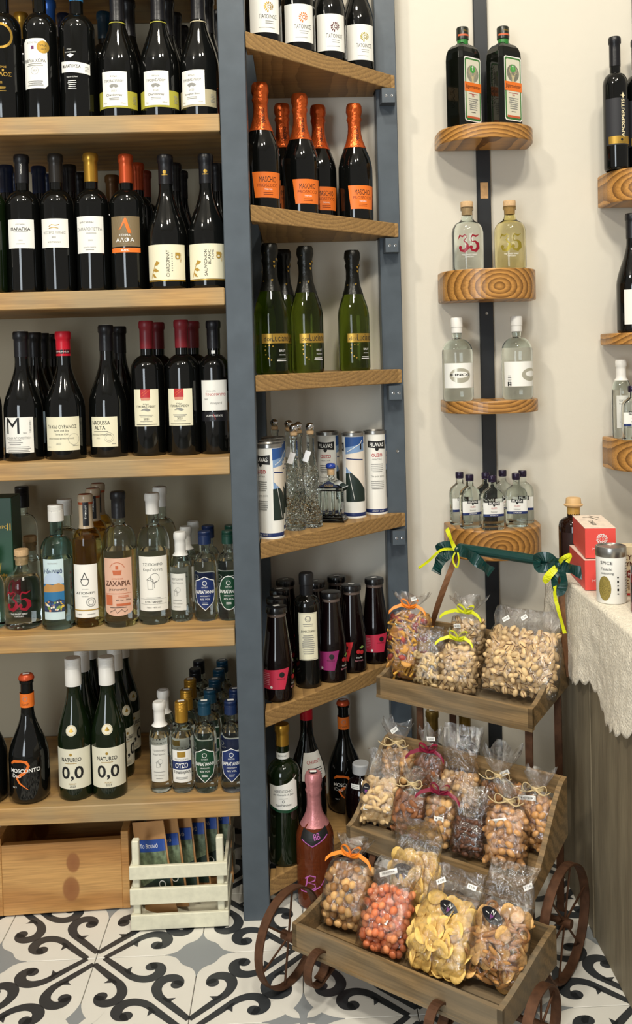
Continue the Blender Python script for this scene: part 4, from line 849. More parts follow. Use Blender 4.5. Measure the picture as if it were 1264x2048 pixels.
def temple():
    root = new('temple_bottle', 'clear temple-shaped ouzo bottle with columns, roof and blue stopper', 'bottle', None)
    mb = MB(); mb.box((-.034, -.022, 0), (.034, .022, .008), bev=.002); mb.box((-.031, -.019, .008), (.031, .019, .014), bev=.001)
    mb.box((-.026, -.014, .014), (.026, .014, .074)); mb.box((-.034, -.022, .074), (.034, .022, .082), bev=.001)
    mb.obj('glass_body', clear_glass, root)
    for sx in (-.024, -.008, .008, .024):
        for sy in (-.016,):
            m2_ = MB(); m2_.lathe([(0, .014), (.0052, .014), (.0045, .018), (.0042, .068), (.0055, .074), (0, .074)], 12, M=Matrix.Translation((sx, sy, 0))); m2_.obj('glass_column', clear_glass, root, auto=True)
    mb = MB(); mb.prism([(-.036, .082), (.036, .082), (0, .104)], -.022, .022, axis='Y'); mb.obj('roof', clear_glass, root)
    decal('pediment_label', [('p', [(-.026, .0845), (.026, .0845), (0, .100)], mat('pediment_blue', '#1b2440')), ('t', 'OUZO', .020, 0, .0885, gold, .005)], lambda x, z, o: (x, -.0224-o, z), root, step=None)
    mb = MB(); mb.lathe([(.008, .095), (.0085, .118), (.008, .119), (0, .119)], 16); mb.obj('neck', clear_glass, root, auto=True)
    mb = MB(); mb.lathe([(.0082, .110), (.0088, .111), (.0088, .126), (0, .126)], 16); mb.obj('stopper_cork', cork, root, auto=True)
    mb = MB(); mb.lathe([(.006, .126), (.0115, .127), (.012, .133), (.009, .138), (0, .139)], 18); mb.obj('blue_stopper', mat('stopper_blue', '#1f3f9a', .15, coat=.5), root, smooth=True)
    put(root, 663, 990, 2.238, K4, rz=-.3); root.pop('group', None); return root
temple()
# E: juice bottles
def jar(lab, m, rz_fruit='cherry', fill=True):
    r = .034; root = new('juice_bottle', lab, 'bottle', 'dark juice bottles')
    p = [(0, .004), (r*.6, .003), (r-.006, 0), (r-.001, .004), (r, .010), (r, .075), (r*.985, .085)] + [(r*.985+(.0205-r*.985)*(i/8)**.9, .085+.098*i/8) for i in range(1, 9)] + [(.0195, .188), (.0195, .197), (0, .197)]
    glassbody(p, juice, root)
    mb = MB(); mb.lathe([(.0205, .184), (.0208, .185), (.0208, .1915), (.0205, .192)], 28); mb.obj('glass_ring', mat('ring_glass', '#6a5c55', .15), root, smooth=True)
    mb = MB(); mb.lathe([(.0215, .191), (.0235, .192), (.0238, .200), (.0225, .2045), (.019, .2055), (0, .2045)], 28); mb.obj('lid', mat('lid_black', '#121214', .25, coat=.4), root, auto=True)
    f = wrap_cyl(r, .052)
    decal('label', [('p', [(-.058, -.022), (.000, -.022), (.012, .024), (-.058, .018)], m)], f, root)
    decal('lettering', [('d', -.006, .010, .006, ink), ('t', 'ΜΟΡΕΣ', .018, -.008, .001, ink, .003), ('l', -.042, .012, .022, 7, .004, mat('print_pink', '#d98a96')), ('o', -.030, -.017, .003, .0, inkw), ('d', .024, .000, .005, redp), ('d', .033, -.002, .005, redp), ('p', [(.026, .008), (.034, .014), (.040, .010), (.032, .006)], mat('leaf_green', '#7e9a4a')), ('t', 'Χυμός', .016, .026, -.014, inkw), ('t', 'Βύσσινο', .02, .026, -.021, mat('print_pink', '#d98a96'))], lambda x, z, o: f(x, z, o+.0003), root)
    return root
crim = mat('label_crimson', '#c0304a', .4); plum = mat('label_plum', '#8a2a62', .4); rubyl = mat('label_scarlet', '#cf3038', .4)
jA = jar('dark juice bottle with crimson label, front left beside the dividing post', crim); put(jA, 555, 1300, 2.083, K5, rz=.45); price(jA, .206, .01)
jB = jar('dark juice bottle with plum cherry label, front middle', plum); put(jB, 664, 1280, 2.195, K5, rz=.1)
jC = jar('dark juice bottle with scarlet pomegranate label, right of the plum one', rubyl); put(jC, 704, 1250, 2.256, K5, rz=-.35); price(jC, .206, .01)
jD = jar('dark juice bottle with crimson label standing alone at the right', crim); put(jD, 750, 1240, 2.316, K5, rz=.55); price(jD, .206, .01)
for x, y, Y, d in ((554, 1240, 2.158, 'second back at the left'), (560, 1230, 2.235, 'third back at the left'), (572, 1210, 2.33, 'rearmost at the left'), (631, 1200, 2.30, 'hidden right behind the tall cream-label bottle'), (674, 1200, 2.350, 'rear, between plum and scarlet labels')):
    again(jA, x, y, Y, K5, 'dark juice bottle, '+d, .3)
p_ = [(0, .004), (.015, .003), (.026, 0), (.0295, .004), (.030, .01), (.030, .185), (.029, .196), (.024, .203), (.017, .207), (.0145, .212), (.0145, .245), (0, .245)]
tb = new('tall_bottle', 'tall black bottle with long cream ornamental label and black shrink cap', 'bottle', None); glassbody(p_, black_glass, tb); tb.pop('group', None)
mb = MB(); mb.lathe([(.0152, .205), (.0158, .222), (.0158, .232), (.0170, .233), (.0170, .255), (.0150, .259), (0, .2595)], 24); mb.obj('capsule', cap_black, tb, auto=True)
label('label', [('r', 0, 0, .046, .108, cream)], [('r', 0, .052, .043, .0006, grey), ('r', 0, -.052, .043, .0006, grey), ('r', -.021, 0, .0006, .104, grey), ('r', .021, 0, .0006, .104, grey), ('o', 0, .040, .007, .0055, grey), ('s', [(-.006, .042), (0, .036), (.006, .042)], .001, grey), ('l', 0, .028, .024, 2, .004, grey), ('t', 'ΔΑΜΑΣΚΗΝΟ', .034, 0, .012, ink, .005), ('l', 0, .002, .03, 10, .0045, grey)], wrap_cyl(.030, .120), tb)
put(tb, 615, 1260, 2.160, K5, rz=.05)
# F: bottom corner shelf
b = wine('dark green bottle with gold cap and curved white-and-green VERDICCHIO label', 'bottles low in the corner', 'bord', dkgreen_glass, cap_gold, -.045, [('label', .165, [('p', [(-.034, -.028), (-.012, -.036), (.010, -.038), (.034, -.034), (.034, .036), (.010, .022), (-.014, .016), (-.034, .018)], white)],
   [('t', 'VERDICCHIO', .042, 0, .004, ink, .006), ('t', 'dei Castelli di Jesi', .046, 0, -.004, ink, .005), ('l', 0, -.012, .02, 1, .003, grey), ('o', 0, -.018, .003, .002, ink), ('t', 'Casa Marchetti', .034, 0, -.026, ink, .005), ('p', [(-.034, -.028), (-.012, -.036), (.010, -.038), (.034, -.034), (.034, -.040), (.010, -.044), (-.012, -.042), (-.034, -.034)], greenp)]),
   ('neck_band', .238, [('r', 0, 0, .09, .014, white)], [('t', 'BRAND', .02, 0, 0, grey)])], h=.304, r=.037, capname='screw_cap'); b.pop('group', None)
# waist of the bottle
for v_ in b.children[0].data.vertices:
    k_ = 1-.16*math.exp(-((v_.co.z-.10)/.035)**2); v_.co.x *= k_; v_.co.y *= k_
put(b, 568, 1600, 2.088, K6)
b = wine('clear-shouldered dark bottle with red capsule, behind the VERDICCHIO bottle', 'x', 'burg', black_glass, cap_brred, -.05, [('label', .16, rect(.06, .06, white), [('t', 'CHIANTI', .04, 0, .01, redp), ('l', 0, -.004, .04, 4, .005, ink)])], h=.312, r=.043); b.pop('group', None); put(b, 616, 1560, 2.225, K6, rz=.5)
m_ = rhino('black crown-capped bottle with orange swoosh in the low corner, next to the post', 'x'); m_.pop('group', None); put(m_, 689, 1520, 2.318, K6)

# floor bottles behind the cart
pk = new('rose_sparkling_bottle', 'rose sparkling bottle with pink foil standing on the floor behind the cart', 'bottle', None); pk.pop('group', None)
p = prof(.0415, .145, .215, .0150, .287, 'cos'); glassbody(p, rose_glass, pk)
o_, _ = capsule(p, .175, foil_pink, pk, 'spark', 'foil')
pkp = mat('print_magenta', '#c067b5', .4); rf = prof_r(p)
label('neck_label', [('p', [(-.034, -.004), (-.010, -.016), (.034, .004), (.034, .020), (.0, .010), (-.034, .018)], ink)], [('s', [(-.030, -.004), (-.006, -.016), (.030, .004)], .002, pkp), ('t', 'BB', .014, .004, .004, pkp, .012, 0, 10)], wrap_cyl(lambda z: rf(z)+.0006, .158), pk, zstep=.006)
decal('script_print', [('s', [(-.012, .016), (-.014, .0), (-.020, -.014)], .0028, pkp), ('s', [(-.018, .010), (-.006, .018), (.006, .016), (.004, .008), (-.010, .002), (.004, .0), (.006, -.008), (-.006, -.014), (-.022, -.012), (-.034, -.016), (-.030, -.020), (-.006, -.018), (.016, -.006)], .0026, pkp), ('s', [(.018, -.004), (.028, .010), (.034, .006)], .002, pkp)], wrap_cyl(rf, .060, -100), pk)
price(pk, .289, .01); put(pk, 630, 1680, 2.062, 0)
pb = new('plastic_bottle', 'dark plastic bottle with grey cap standing on the floor behind the cart', 'bottle', None); pb.pop('group', None)
mb = MB(); mb.lathe([(0, .004), (.03, 0), (.038, .004), (.040, .02), (.040, .155), (.038, .168), (.030, .186), (.018, .196), (.0155, .200), (.0155, .212), (0, .212)], 32); mb.obj('bottle_body', juice, pb, auto=True)
mb = MB(); mb.lathe([(.018, .205), (.0205, .206), (.0205, .226), (.018, .229), (0, .229)], 30); o_ = mb.obj('screw_cap', mat('cap_grey', '#a9abad', .45), pb, auto=True)
label('price_label', [('r', 0, 0, .022, .020, inkw)], [('l', 0, .006, .016, 4, .004, grey)], wrap_cyl(.033, .180, -120), pb)
decal('white_print', [('p', [(-.02, .0), (.0, .012), (.03, .008), (.012, 0), (.03, -.006)], inkw), ('r', 0, .035, .06, .008, redp)], wrap_cyl(.040, .05), pb)
put(pb, 724, 1620, 2.235, 0)
for x, Y, d in ((865, 2.31, 'left one'), (930, 2.31, 'right one')):
    b = plain('bord', mat('capsule_old_gold', '#8f7434', .35, metal=.5), 'bronze-gold capped wine bottle standing behind the middle tray, '+d, 'bronze-capped bottles behind the cart', h=.318, gm=dkgreen_glass); put(b, x, 1460, Y, 0); price(b, .320, .01)

# ------------------------------------------------------------------ wall shelf bottles
def jager(lab):
    root = new('square_liqueur_bottle', lab, 'bottle', 'square dark herb liqueur bottles'); w = .038; d = .030; c_ = .009
    def sec(k, z): 
        a, b_ = w*k, d*k; e = c_*k; return [Vector(q+(z,)) for q in ((-a+e, -b_), (a-e, -b_), (a, -b_+e), (a, b_-e), (a-e, b_), (-a+e, b_), (-a, b_-e), (-a, -b_+e))]
    zs = [(.92, 0), (1, .004), (1, .165), (.97, .180), (.86, .192), (.68, .200), (.42, .205), (.36, .208)]
    mb = MB(); v = [q for k, z in zs for q in sec(k, z)]; f = [tuple(range(8))[::-1]]+[(i*8+k, i*8+(k+1) % 8, i*8+8+(k+1) % 8, i*8+8+k) for i in range(len(zs)-1) for k in range(8)]+[tuple(range(len(v)-8, len(v)))]
    mb.add(v, f); o = mb.obj('bottle_glass', mat('liqueur_glass', '#0d0f0a', .08, spec=.6), root)
    bv = o.modifiers.new('bevel', 'BEVEL'); bv.width = .0015; bv.segments = 2; bv.limit_method = 'ANGLE'
    mb = MB(); mb.lathe([(.0135, .203), (.0135, .219), (0, .219)], 20); mb.obj('neck_band', mat('neck_green', '#2f7a34', .35), root, auto=True)
    mb = MB(); mb.lathe([(.0140, .216), (.0150, .217), (.0150, .244), (.0135, .2465), (0, .2465)], 24); cp = mb.obj('screw_cap', mat('cap_dark_olive', '#1d211a', .3), root, auto=True)
    decal('cap_print', [('r', 0, -.004, .047, .0045, mat('print_or2', '#c4603a')), ('t', 'Meister', .018, 0, .006, gold)], wrap_cyl(.0150, .230), cp)
    g = mat('label_green', '#3e7a38', .45); lw = .028
    ff = lambda x, z, o: (x, -d-.0005-o, z)
    oc = lambda a, z0, z1, e: [(-a+e, z0), (a-e, z0), (a, z0+e), (a, z1-e), (a-e, z1), (-a+e, z1), (-a, z1-e), (-a, z0+e)]
    lb = decal('label', [('p', oc(lw, .014, .168, .004), white)], ff, root, step=None)
    decal('label_border', [('p', oc(lw-.002, .017, .165, .004), g)], lambda x, z, o: ff(x, z, .0003), lb, step=None)
    decal('label_panel', [('p', oc(lw-.0055, .021, .161, .003), mat('label_cream2', '#dcd8c2'))], lambda x, z, o: ff(x, z, .0006), lb, step=None)
    it = [('d', 0, .128, .020, mat('disc_green', '#1f3b26'), .021), ('d', 0, .139, .009, mat('disc_bright', '#4fa04a')), ('s', [(0, .148), (0, .136)], .0016, inkw), ('s', [(-.003, .144), (.003, .144)], .0014, inkw),
      # stag head with antlers
      ('p', [(-.004, .122), (.004, .122), (.0028, .112), (.0012, .108), (-.0012, .108), (-.0028, .112)], mat('stag', '#c9b98e')), ('p', [(-.004, .121), (-.009, .123), (-.004, .118)], mat('stag', '#c9b98e')), ('p', [(.004, .121), (.009, .123), (.004, .118)], mat('stag', '#c9b98e')),
      ('p', [(-.006, .100), (.006, .100), (.003, .112), (-.003, .112)], mat('stag', '#c9b98e'))]
    for s_ in (-1, 1): it += [('s', [(s_*.002, .122), (s_*.008, .127), (s_*.011, .134), (s_*.009, .142)], .0014, mat('stag', '#c9b98e')), ('s', [(s_*.008, .127), (s_*.014, .130)], .001, mat('stag', '#c9b98e')), ('s', [(s_*.0105, .133), (s_*.015, .137)], .001, mat('stag', '#c9b98e')), ('s', [(s_*.005, .1245), (s_*.005, .131)], .001, mat('stag', '#c9b98e'))]
    it += [('r', 0, .096, .056, .022, oran), ('t', 'Jägermeister', .050, 0, .096, ink, .012, .01), ('t', '56', .008, 0, .076, redp), ('l', 0, .080, .032, 1, .003, redp), ('o', 0, .056, .009, .0083, grey), ('l', 0, .068, .034, 6, .005, grey), ('l', 0, .036, .018, 1, .003, ink), ('r', 0, .024, .042, .005, mat('print_or2', '#c4603a'))]
    decal('lettering', it, lambda x, z, o: ff(x, z, o+.0006), lb, step=None)
    # embossed side lettering
    decal('embossed_lettering', [('t', 'KRÄUTER', .10, 0, .1, mat('liqueur_glass', '#0d0f0a'), .014, 0, 90)], lambda x, z, o: (-w-.0008, -x, z), root, step=None)
    return root
j1 = jager('square dark herb liqueur bottle with orange-banded stag label, left of two'); put(j1, 927, 170, 2.322, 1.741, rz=.62)
again(j1, 1008, 165, 2.322, 1.741, 'square dark herb liqueur bottle with orange-banded stag label, right of two', .55)
wA = b35('clear corked bottle with big red 35 on the wall shelf', clear_glass, mat('ruby', '#8e1428', .3), None); wA.pop('group', None); put(wA, 935, 480, 2.318, 1.398, rz=-.12)
wB = b35('pale yellow corked bottle with big gold 35 on the wall shelf', straw_glass, mat('print_olive_gold', '#9b8a2e', .35, metal=.4), None); wB.pop('group', None); put(wB, 1020, 470, 2.318, 1.398, rz=-.2)
def kinos(lab, rz_lab, words=True):
    p = [(0, .005), (.02, .004), (.033, 0), (.037, .004), (.038, .01), (.038, .115)] + [(.038*math.cos(R(a))*.72+.0106, .115+.036*math.sin(R(a))) for a in range(10, 91, 16)] + [(.0115, .160), (.0115, .182), (0, .183)]
    root = new('round_spirit_bottle', lab, 'bottle', 'white-capped round bottles on the wall shelf'); glassbody(p, clear_glass, root, .125)
    mb = MB(); mb.lathe([(.0125, .165), (.0135, .166), (.0135, .179), (.0145, .180), (.0145, .200), (.013, .203), (0, .203)], 24); mb.obj('screw_cap', cap_white, root, auto=True)
    it = [('d', 0, .0, .027, mat('print_silver', '#b9b6a4', .3, metal=.3), .018), ('d', 0, .002, .021, mat('label_white4', '#ecece6'), .008), ('t', 'KINOS', .048, 0, .002, ink, .006, .02)]
    if not words: it = [('d', .026, -.002, .024, mat('print_silver', '#b9b6a4', .3, metal=.3), .016), ('d', .030, .0, .018, mat('label_white4', '#ecece6'), .007), ('l', -.028, -.004, .010, 6, .0042, ink), ('r', -.031, -.024, .004, .010, ink), ('r', -.026, -.024, .001, .010, ink), ('r', -.024, -.024, .001, .010, ink)]
    label('label', [('r', 0, 0, .088, .060, mat('label_white4', '#ecece6'))], it, wrap_cyl(.038, .062, -90+rz_lab), root)
    return root
put(kinos('round clear bottle with white cap and silver oval KINOS label', 0), 915, 720, 2.318, 1.082)
kk = kinos('round clear bottle with white cap showing the small print side of its label', 0, False); put(kk, 1034, 715, 2.318, 1.082)
def flask(lab):
    root = new('ouzo_flask', lab, 'bottle', 'miniature ouzo flasks on the lowest wall shelf'); w, d = .0265, .0145
    def sec(a, b_, z):
        return [Vector((a*math.copysign(abs(math.cos(t))**.6, math.cos(t)), b_*math.copysign(abs(math.sin(t))**.6, math.sin(t)), z)) for t in [2*PI*k/20 for k in range(20)]]
    zs = [(w-.003, d-.003, 0), (w, d, .003), (w, d, .078), (w*.97, d*.98, .085), (w*.82, d*.92, .093), (w*.5, .0105, .099), (.0085, .0085, .103), (.008, .008, .118)]
    v = [q for a, b_, z in zs for q in sec(a, b_, z)]; f = [tuple(range(20))[::-1]]+[(i*20+k, i*20+(k+1) % 20, i*20+20+(k+1) % 20, i*20+20+k) for i in range(len(zs)-1) for k in range(20)]+[tuple(range(len(v)-20, len(v)))]
    mb = MB(); mb.add(v, f); mb.obj('bottle_glass', clear_glass, root, auto=True)
    mb = MB(); mb.lathe([(.009, .115), (.0102, .116), (.0096, .118), (.0102, .119), (.0102, .129), (.009, .131), (0, .131)], 20); mb.obj('screw_cap', mat('cap_purple', '#2b2238', .25, metal=.3), root, auto=True)
    def ff(x, z, o):
        t = max(-1, min(1, x/(w+.0005))); y = -(d+.0006+o)*(1-abs(t)**(3.3))**(.3) if abs(t) < 1 else 0; return (t*(w+.0006), y, .052+z)
    lb = decal('label', [('r', 0, 0, .050, .030, mat('label_white4', '#ecece6')), ('r', 0, -.0155, .050, .006, navyp)], ff, root, step=.004)
    decal('lettering', [('p', [(-.014, .010), (.014, .008), (.014, .018), (0, .016), (-.014, .018)], ink), ('t', 'PILAVAS', .024, 0, .013, inkw, .0055, .03), ('d', 0, .008, .0025, ink), ('t', 'OUZO', .014, 0, .001, redp, .004), ('t', 'Nektar', .016, 0, -.007, grey), ('t', 'APERITIF', .020, 0, -.0155, inkw, .003)], lambda x, z, o: ff(x, z, o+.0004), lb, step=.004)
    return root
f1 = flask('miniature ouzo flask, front left with label turned right'); put(f1, 940, 1010, 2.30, .771, rz=.3)
for x, y, Y, rz, d in ((985, 1010, 2.268, .05, 'front centre, facing forward'), (1033, 1010, 2.295, -.1, 'front right, facing forward'), (920, 1000, 2.352, .3, 'back left behind the left one'), (972, 990, 2.325, .2, 'behind the centre one, with a label on its cap'),
     (1006, 990, 2.364, 0, 'rearmost, between centre and right'), (1046, 1000, 2.345, -.2, 'right behind the front right one')): again(f1, x, y, Y, .771, 'miniature ouzo flask, '+d, rz)
# right edge shelves
def tall(lab):
    root = new('slim_wine_bottle', lab, 'bottle', 'slim black bottles at the right edge'); p = prof(.030, .205, .235, .0125, .322, 'round'); glassbody(p, black_glass, root); capsule(p, -.07+.322, cap_black, root)
    label('label', [('r', 0, -.008, .072, .112, mat('label_black', '#25262b', .6)), ('r', 0, -.052, .056, .018, gold)], [('t', 'APOSPERITIS', .092, .008, -.0, mat('print_pale_gold', '#e9dcb4'), .0085, .02, 90), ('p', [(.008, .062), (.011, .054), (.008, .046), (.005, .054)], mat('print_pale_gold', '#e9dcb4')), ('p', [(.0, .054), (.008, .0565), (.016, .054), (.008, .0515)], mat('print_pale_gold', '#e9dcb4')), ('d', .004, -.052, .003, ink), ('l', .004, -.058, .02, 1, .002, ink)], wrap_cyl(.030, .122), root)
    return root
a1 = tall('slim tall black bottle with vertical APOSPERITIS print, on the top right-edge shelf'); put(a1, 1231, 200, 2.31, 1.632)
again(a1, 1276, 220, 2.33, 1.632, 'slim tall black bottle cut by the right edge of the picture')
b = ammo('black wine bottle with white gold-ammonite label on the thin right-edge shelf', gold, 'x'); b.pop('group', None); put(b, 1266, 550, 2.31, 1.237)
b = mini_ts('small clear white-capped bottle with torn label on the lowest right-edge shelf', 'x'); b.pop('group', None); put(b, 1243, 800, 2.335, .977)
b = flask('miniature ouzo flask in front of the torn-label bottle at the right edge'); b.pop('group', None); put(b, 1265, 830, 2.28, .977)

# ------------------------------------------------------------------ box and crate under the left bay
bx = tag(empty('wooden_box'), 'knotty pine wooden box pushed under the lowest left shelf', 'box')
q0 = at_z(6, 1838, 0); q1 = at_z(246, 1822, 0); L_ = q1.x-q0.x; bx.location = (q0.x, q0.y+.004, 0); bx.rotation_euler.z = math.atan2(q1.y-q0.y, L_)
mb = MB(); mb.box((0, 0, .004), (L_, .016, .158), bev=.001); fpn = mb.obj('front_panel', boxw, bx)
for v_ in fpn.data.vertices: v_.co.x -= L_/2
fpn.location.x = L_/2
for xx in (-.016, L_): mb = MB(); mb.box((xx, -.001, .004), (xx+.016, .30, .175), bev=.001); mb.obj('side_panel', boxw, bx)
mb = MB(); mb.box((0, .284, .004), (L_, .30, .170)); mb.obj('back_panel', boxw, bx)
mb = MB(); mb.box((0, .016, .004), (L_, .284, .014)); mb.obj('bottom_panel', boxw, bx)
cr = tag(empty('slatted_crate'), 'small cream-painted slatted crate holding kraft pouches', 'crate')
q0 = at_z(262, 1866, 0); q1 = at_z(458, 1856, 0); L_ = q1.x-q0.x; cr.location = (q0.x, q0.y, 0); cr.rotation_euler.z = math.atan2(q1.y-q0.y, L_)
for z0, z1 in ((.004, .036), (.058, .092), (.112, .140)):
    mb = MB(); mb.box((0, 0, z0), (L_, .008, z1), bev=.0012); mb.obj('slat', cratew, cr)
    mb = MB(); mb.box((0, .242, z0), (L_, .250, z1), bev=.0012); mb.obj('slat', cratew, cr)
    for xx in (.001, L_-.008): mb = MB(); mb.box((xx, .010, z0), (xx+.007, .240, z1), bev=.001); mb.obj('slat', cratew, cr)
for xx in (.008, L_-.020):
    mb = MB(); mb.box((xx-.003, .009, .004), (xx+.012, .026, .190), bev=.002); mb.obj('corner_post', cratew, cr)
    mb = MB(); mb.box((xx-.003, .224, .004), (xx+.012, .241, .190), bev=.002); mb.obj('corner_post', cratew, cr)
mb = MB(); mb.box((.008, .008, .004), (L_-.008, .242, .010)); mb.obj('bottom_board', cratew, cr)
kraft = mat('kraft_paper', '#b98a58', .6, var=.1, bscale=30, bump=.2); herb = mat('pouch_herb_print', '#6b7a5f', .5, var=.5, bscale=90); pdark = mat('pouch_dark_print', '#23342b', .4); pblue = mat('pouch_blue', '#2b4d9a', .4)
def pouch(lab, x, y, rz, lean, z=.012, fold=0, dark=False):
    r = tag(empty('kraft_pouch'), lab, 'pouch', 'kraft pouches in the cream crate'); w, h = .088, .188; v = []; f = []; nx, nz = 8, 12
    for s_ in (-1, 1):
        for j in range(nz+1):
            for i in range(nx+1):
                a, b_ = i/nx, j/nz; th = .011*math.sin(PI*a)**.5*math.sin(PI*min(1, b_*1.12))**.6 if 0 < a < 1 and 0 < b_ < .89 else .0006
                v.append(Vector(((a-.5)*w, s_*th+.0015*noise.noise(Vector((a*5, b_*5, x*90))), b_*h)))
    M_ = nx+1
    for s_ in (0, 1):
        o_ = s_*M_*(nz+1)
        for j in range(nz):
            for i in range(nx):
                q = (o_+j*M_+i, o_+j*M_+i+1, o_+(j+1)*M_+i+1, o_+(j+1)*M_+i); f.append(q if s_ == 0 else q[::-1])
    me = mesh(v, f, True, 'pouch'); o = link('pouch_bag', me, [kraft], r)
    def ff(x_, z_, o__):
        a, b_ = x_/w+.5, z_/h; th = .011*math.sin(PI*max(.001, min(.999, a)))**.5*math.sin(PI*min(1, b_*1.12))**.6 if b_ < .89 else .0006
        return (x_, -th-.0022-o__, z_)
    decal('printed_panel', [('r', 0, .086, .084, .120, herb), ('p', [(-.042, .026), (.042, .026), (.042, .085), (-.042, .055)], pdark), ('p', [(-.042, .128), (.042, .128), (.042, .152), (-.042, .152)], pblue), ('t', 'Το Βουνό', .05, 0, .140, inkw), ('o', .024, .062, .008, .006, inkw), ('l', -.016, .05, .03, 2, .005, inkw)], ff, o, step=.012, zstep=.012)
    r.location = (x, y, z); r.rotation_euler = (lean, 0, rz); return r
cx, cy = cr.location.x, cr.location.y
for i, d in enumerate(('leftmost', 'second from the left', 'third from the left', 'fourth from the left', 'fifth from the left', 'rightmost')):
    o = pouch('kraft pouch with blue-banded herb print, '+d, cx+.058+.022*i, cy+.046+.024*i, -.50, -.12)
    o.rotation_euler.y = -.26 + .03*i

# ------------------------------------------------------------------ three-tier display cart
TH = .66; CO = Vector((-.043, 1.749, 0))
cart = tag(empty('display_cart', CO, -TH), 'three-tier weathered wooden cart on rusty iron legs and wheels, filled with bagged nuts', 'cart')
MC = Matrix.Translation(CO) @ Matrix.Rotation(-TH, 4, 'Z'); MCI = MC.inverted()
def side_pts(v0, w, zf0, zb0, zf1, zb1):
    """end board outline in the (v, z) plane with an S-curved top"""
    top = [(v0+w*(i/10), zf1+(zb1-zf1)*(3*(i/10)**2-2*(i/10)**3)) for i in range(11)]
    return [(v0, zf0), (v0+w, zb0)] + top[::-1]
TR = [dict(u=0, v=0, L=.43, w=.22, zf=.104, zb=.104, tf=.142, tb=.168, n='lowest'), dict(u=-.019, v=.208, L=.41, w=.168, zf=.205, zb=.262, tf=.234, tb=.371, n='middle'), dict(u=-.056, v=.389, L=.372, w=.19, zf=.450, zb=.482, tf=.484, tb=.570, n='top')]
for k, T in enumerate(TR):
    u, v, L_, w = T['u'], T['v'], T['L'], T['w']; t = .010
    tray = tag(empty('tray'), None); tray.parent = cart
    for uu in (u, u+L_-t):
        mb = MB(); mb.prism(side_pts(v, w, T['zf']-.006, T['zb']-.006, T['tf'], T['tb']), uu, uu+t, axis='X'); mb.obj('end_board', cartw, tray)
    mb = MB(); mb.prism([(v, T['zf']-.010), (v+.009, T['zf']-.010), (v+.009, T['tf']-.001), (v, T['tf']-.001)], u+.0, u+L_, axis='X'); fb = mb.obj('front_board', cartw, tray)
    mb = MB(); mb.prism([(v-.002, T['zf']-.012), (v+.001, T['zf']-.012), (v+.001, T['zf']-.006), (v-.002, T['zf']-.006)], u, u+L_, axis='X'); mb.obj('moulding', cartw, tray)
    # back: boards
    if k == 1: zs = [(T['tb']-.036, T['tb']), (T['zb'], T['zb']+.030)]
    elif k == 0: zs = [(T['zb'], T['tb']-.003)]
    else: zs = [(T['zb'], T['zb']+.04), (T['zb']+.043, T['tb'])]
    for z0, z1 in zs:
        mb = MB(); mb.box((u+t, v+w-.009, z0), (u+L_-t, v+w, z1)); mb.obj('back_board', cartw, tray)
    # floor slats
    nsl = 3 if k == 1 else 4; sl = (T['zb']-T['zf'])/w; gap = .012 if k == 1 else .003; sw = (w-.018-gap*(nsl-1))/nsl
    for i in range(nsl):
        a = v+.009+i*(sw+gap); b_ = a+sw; mb = MB()
        mb.prism([(a, T['zf']+sl*(a-v)-.006), (b_, T['zf']+sl*(b_-v)-.006), (b_, T['zf']+sl*(b_-v)), (a, T['zf']+sl*(a-v))], u+t, u+L_-t, axis='X'); mb.obj('floor_slat', cartw, tray)
# iron straps: legs
def leg(pts, w=.016): mb = MB(); mb.strip(pts, (1, 0, 0), w, .004); mb.obj('leg', rust, cart)
for uu in (.045, .300):
    leg([(uu, .406, .448), (uu, .404, .24), (uu, .395, .0)]); leg([(uu+.004, .545, .470), (uu+.006, .54, .25), (uu+.006, .535, .0)])
    mb = MB(); mb.strip([(uu, .40, .20), (uu, .215, .196), (uu, .15, .100), (uu, .02, .094)], (1, 0, 0), .014, .004); mb.obj('brace', rust, cart)
    mb = MB(); mb.strip([(uu, .39, .255), (uu, .30, .225), (uu, .215, .196)], (1, 0, 0), .014, .003); mb.obj('brace', rust, cart)
def wheel(u, v, z, r, w=.018, spokes=6, name='wheel', ph=0, side=-1):
    wh = empty(name, (u, v, z)); wh.parent = cart
    mb = MB(); n = 44; 
    prof_ = [(r-.0035, -w/2), (r, -w/2), (r, w/2), (r-.0035, w/2), (r-.0035, -w/2)]
    mb.lathe(prof_, n, M=Matrix.Rotation(R(90), 4, 'Y')); mb.obj('rim', rust, wh, auto=True)
    mb = MB(); mb.lathe([(0, -.014), (.009, -.014), (.009, .014), (0, .014)], 14, M=Matrix.Rotation(R(90), 4, 'Y')); mb.obj('hub', rust, wh, auto=True)
    for i in range(spokes):
        a = ph+2*PI*i/spokes; mb = MB(); mb.tube([(0, .008*math.cos(a), .008*math.sin(a)), (0, (r-.003)*math.cos(a), (r-.003)*math.sin(a))], .0022, 6); mb.obj('spoke', rust, wh)
    mb = MB(); mb.tube([(.0, 0, 0), (-side*.045, 0, 0)], .006, 10); mb.obj('axle', rust, wh); return wh
wheel(-.032, .028, .0905, .0905, ph=.35, side=-1)
wheel(.400, .330, .110, .106, ph=.2, side=1)
wheel(.452, .098, .066, .066, ph=.5, side=1, spokes=6)
def curl(u, v, z, r, tail):
    pts = [(u, v+(r-.010*(i/26))*math.cos(R(-60+i*-15)), z+(r-.010*(i/26))*math.sin(R(-60-i*15))) for i in range(0, 27)]
    mb = MB(); mb.strip([Vector(tail)]+[Vector((u, (tail[1]+pts[0][1])/2, (tail[2]*.35+pts[0][2]*.65)))]+pts, (1, 0, 0), .017, .0035); mb.obj('scroll_foot', rust, cart, smooth=False)
curl(.070, -.016, .092, .033, (.070, .085, .096)); curl(.318, -.016, .092, .033, (.318, .085, .096))
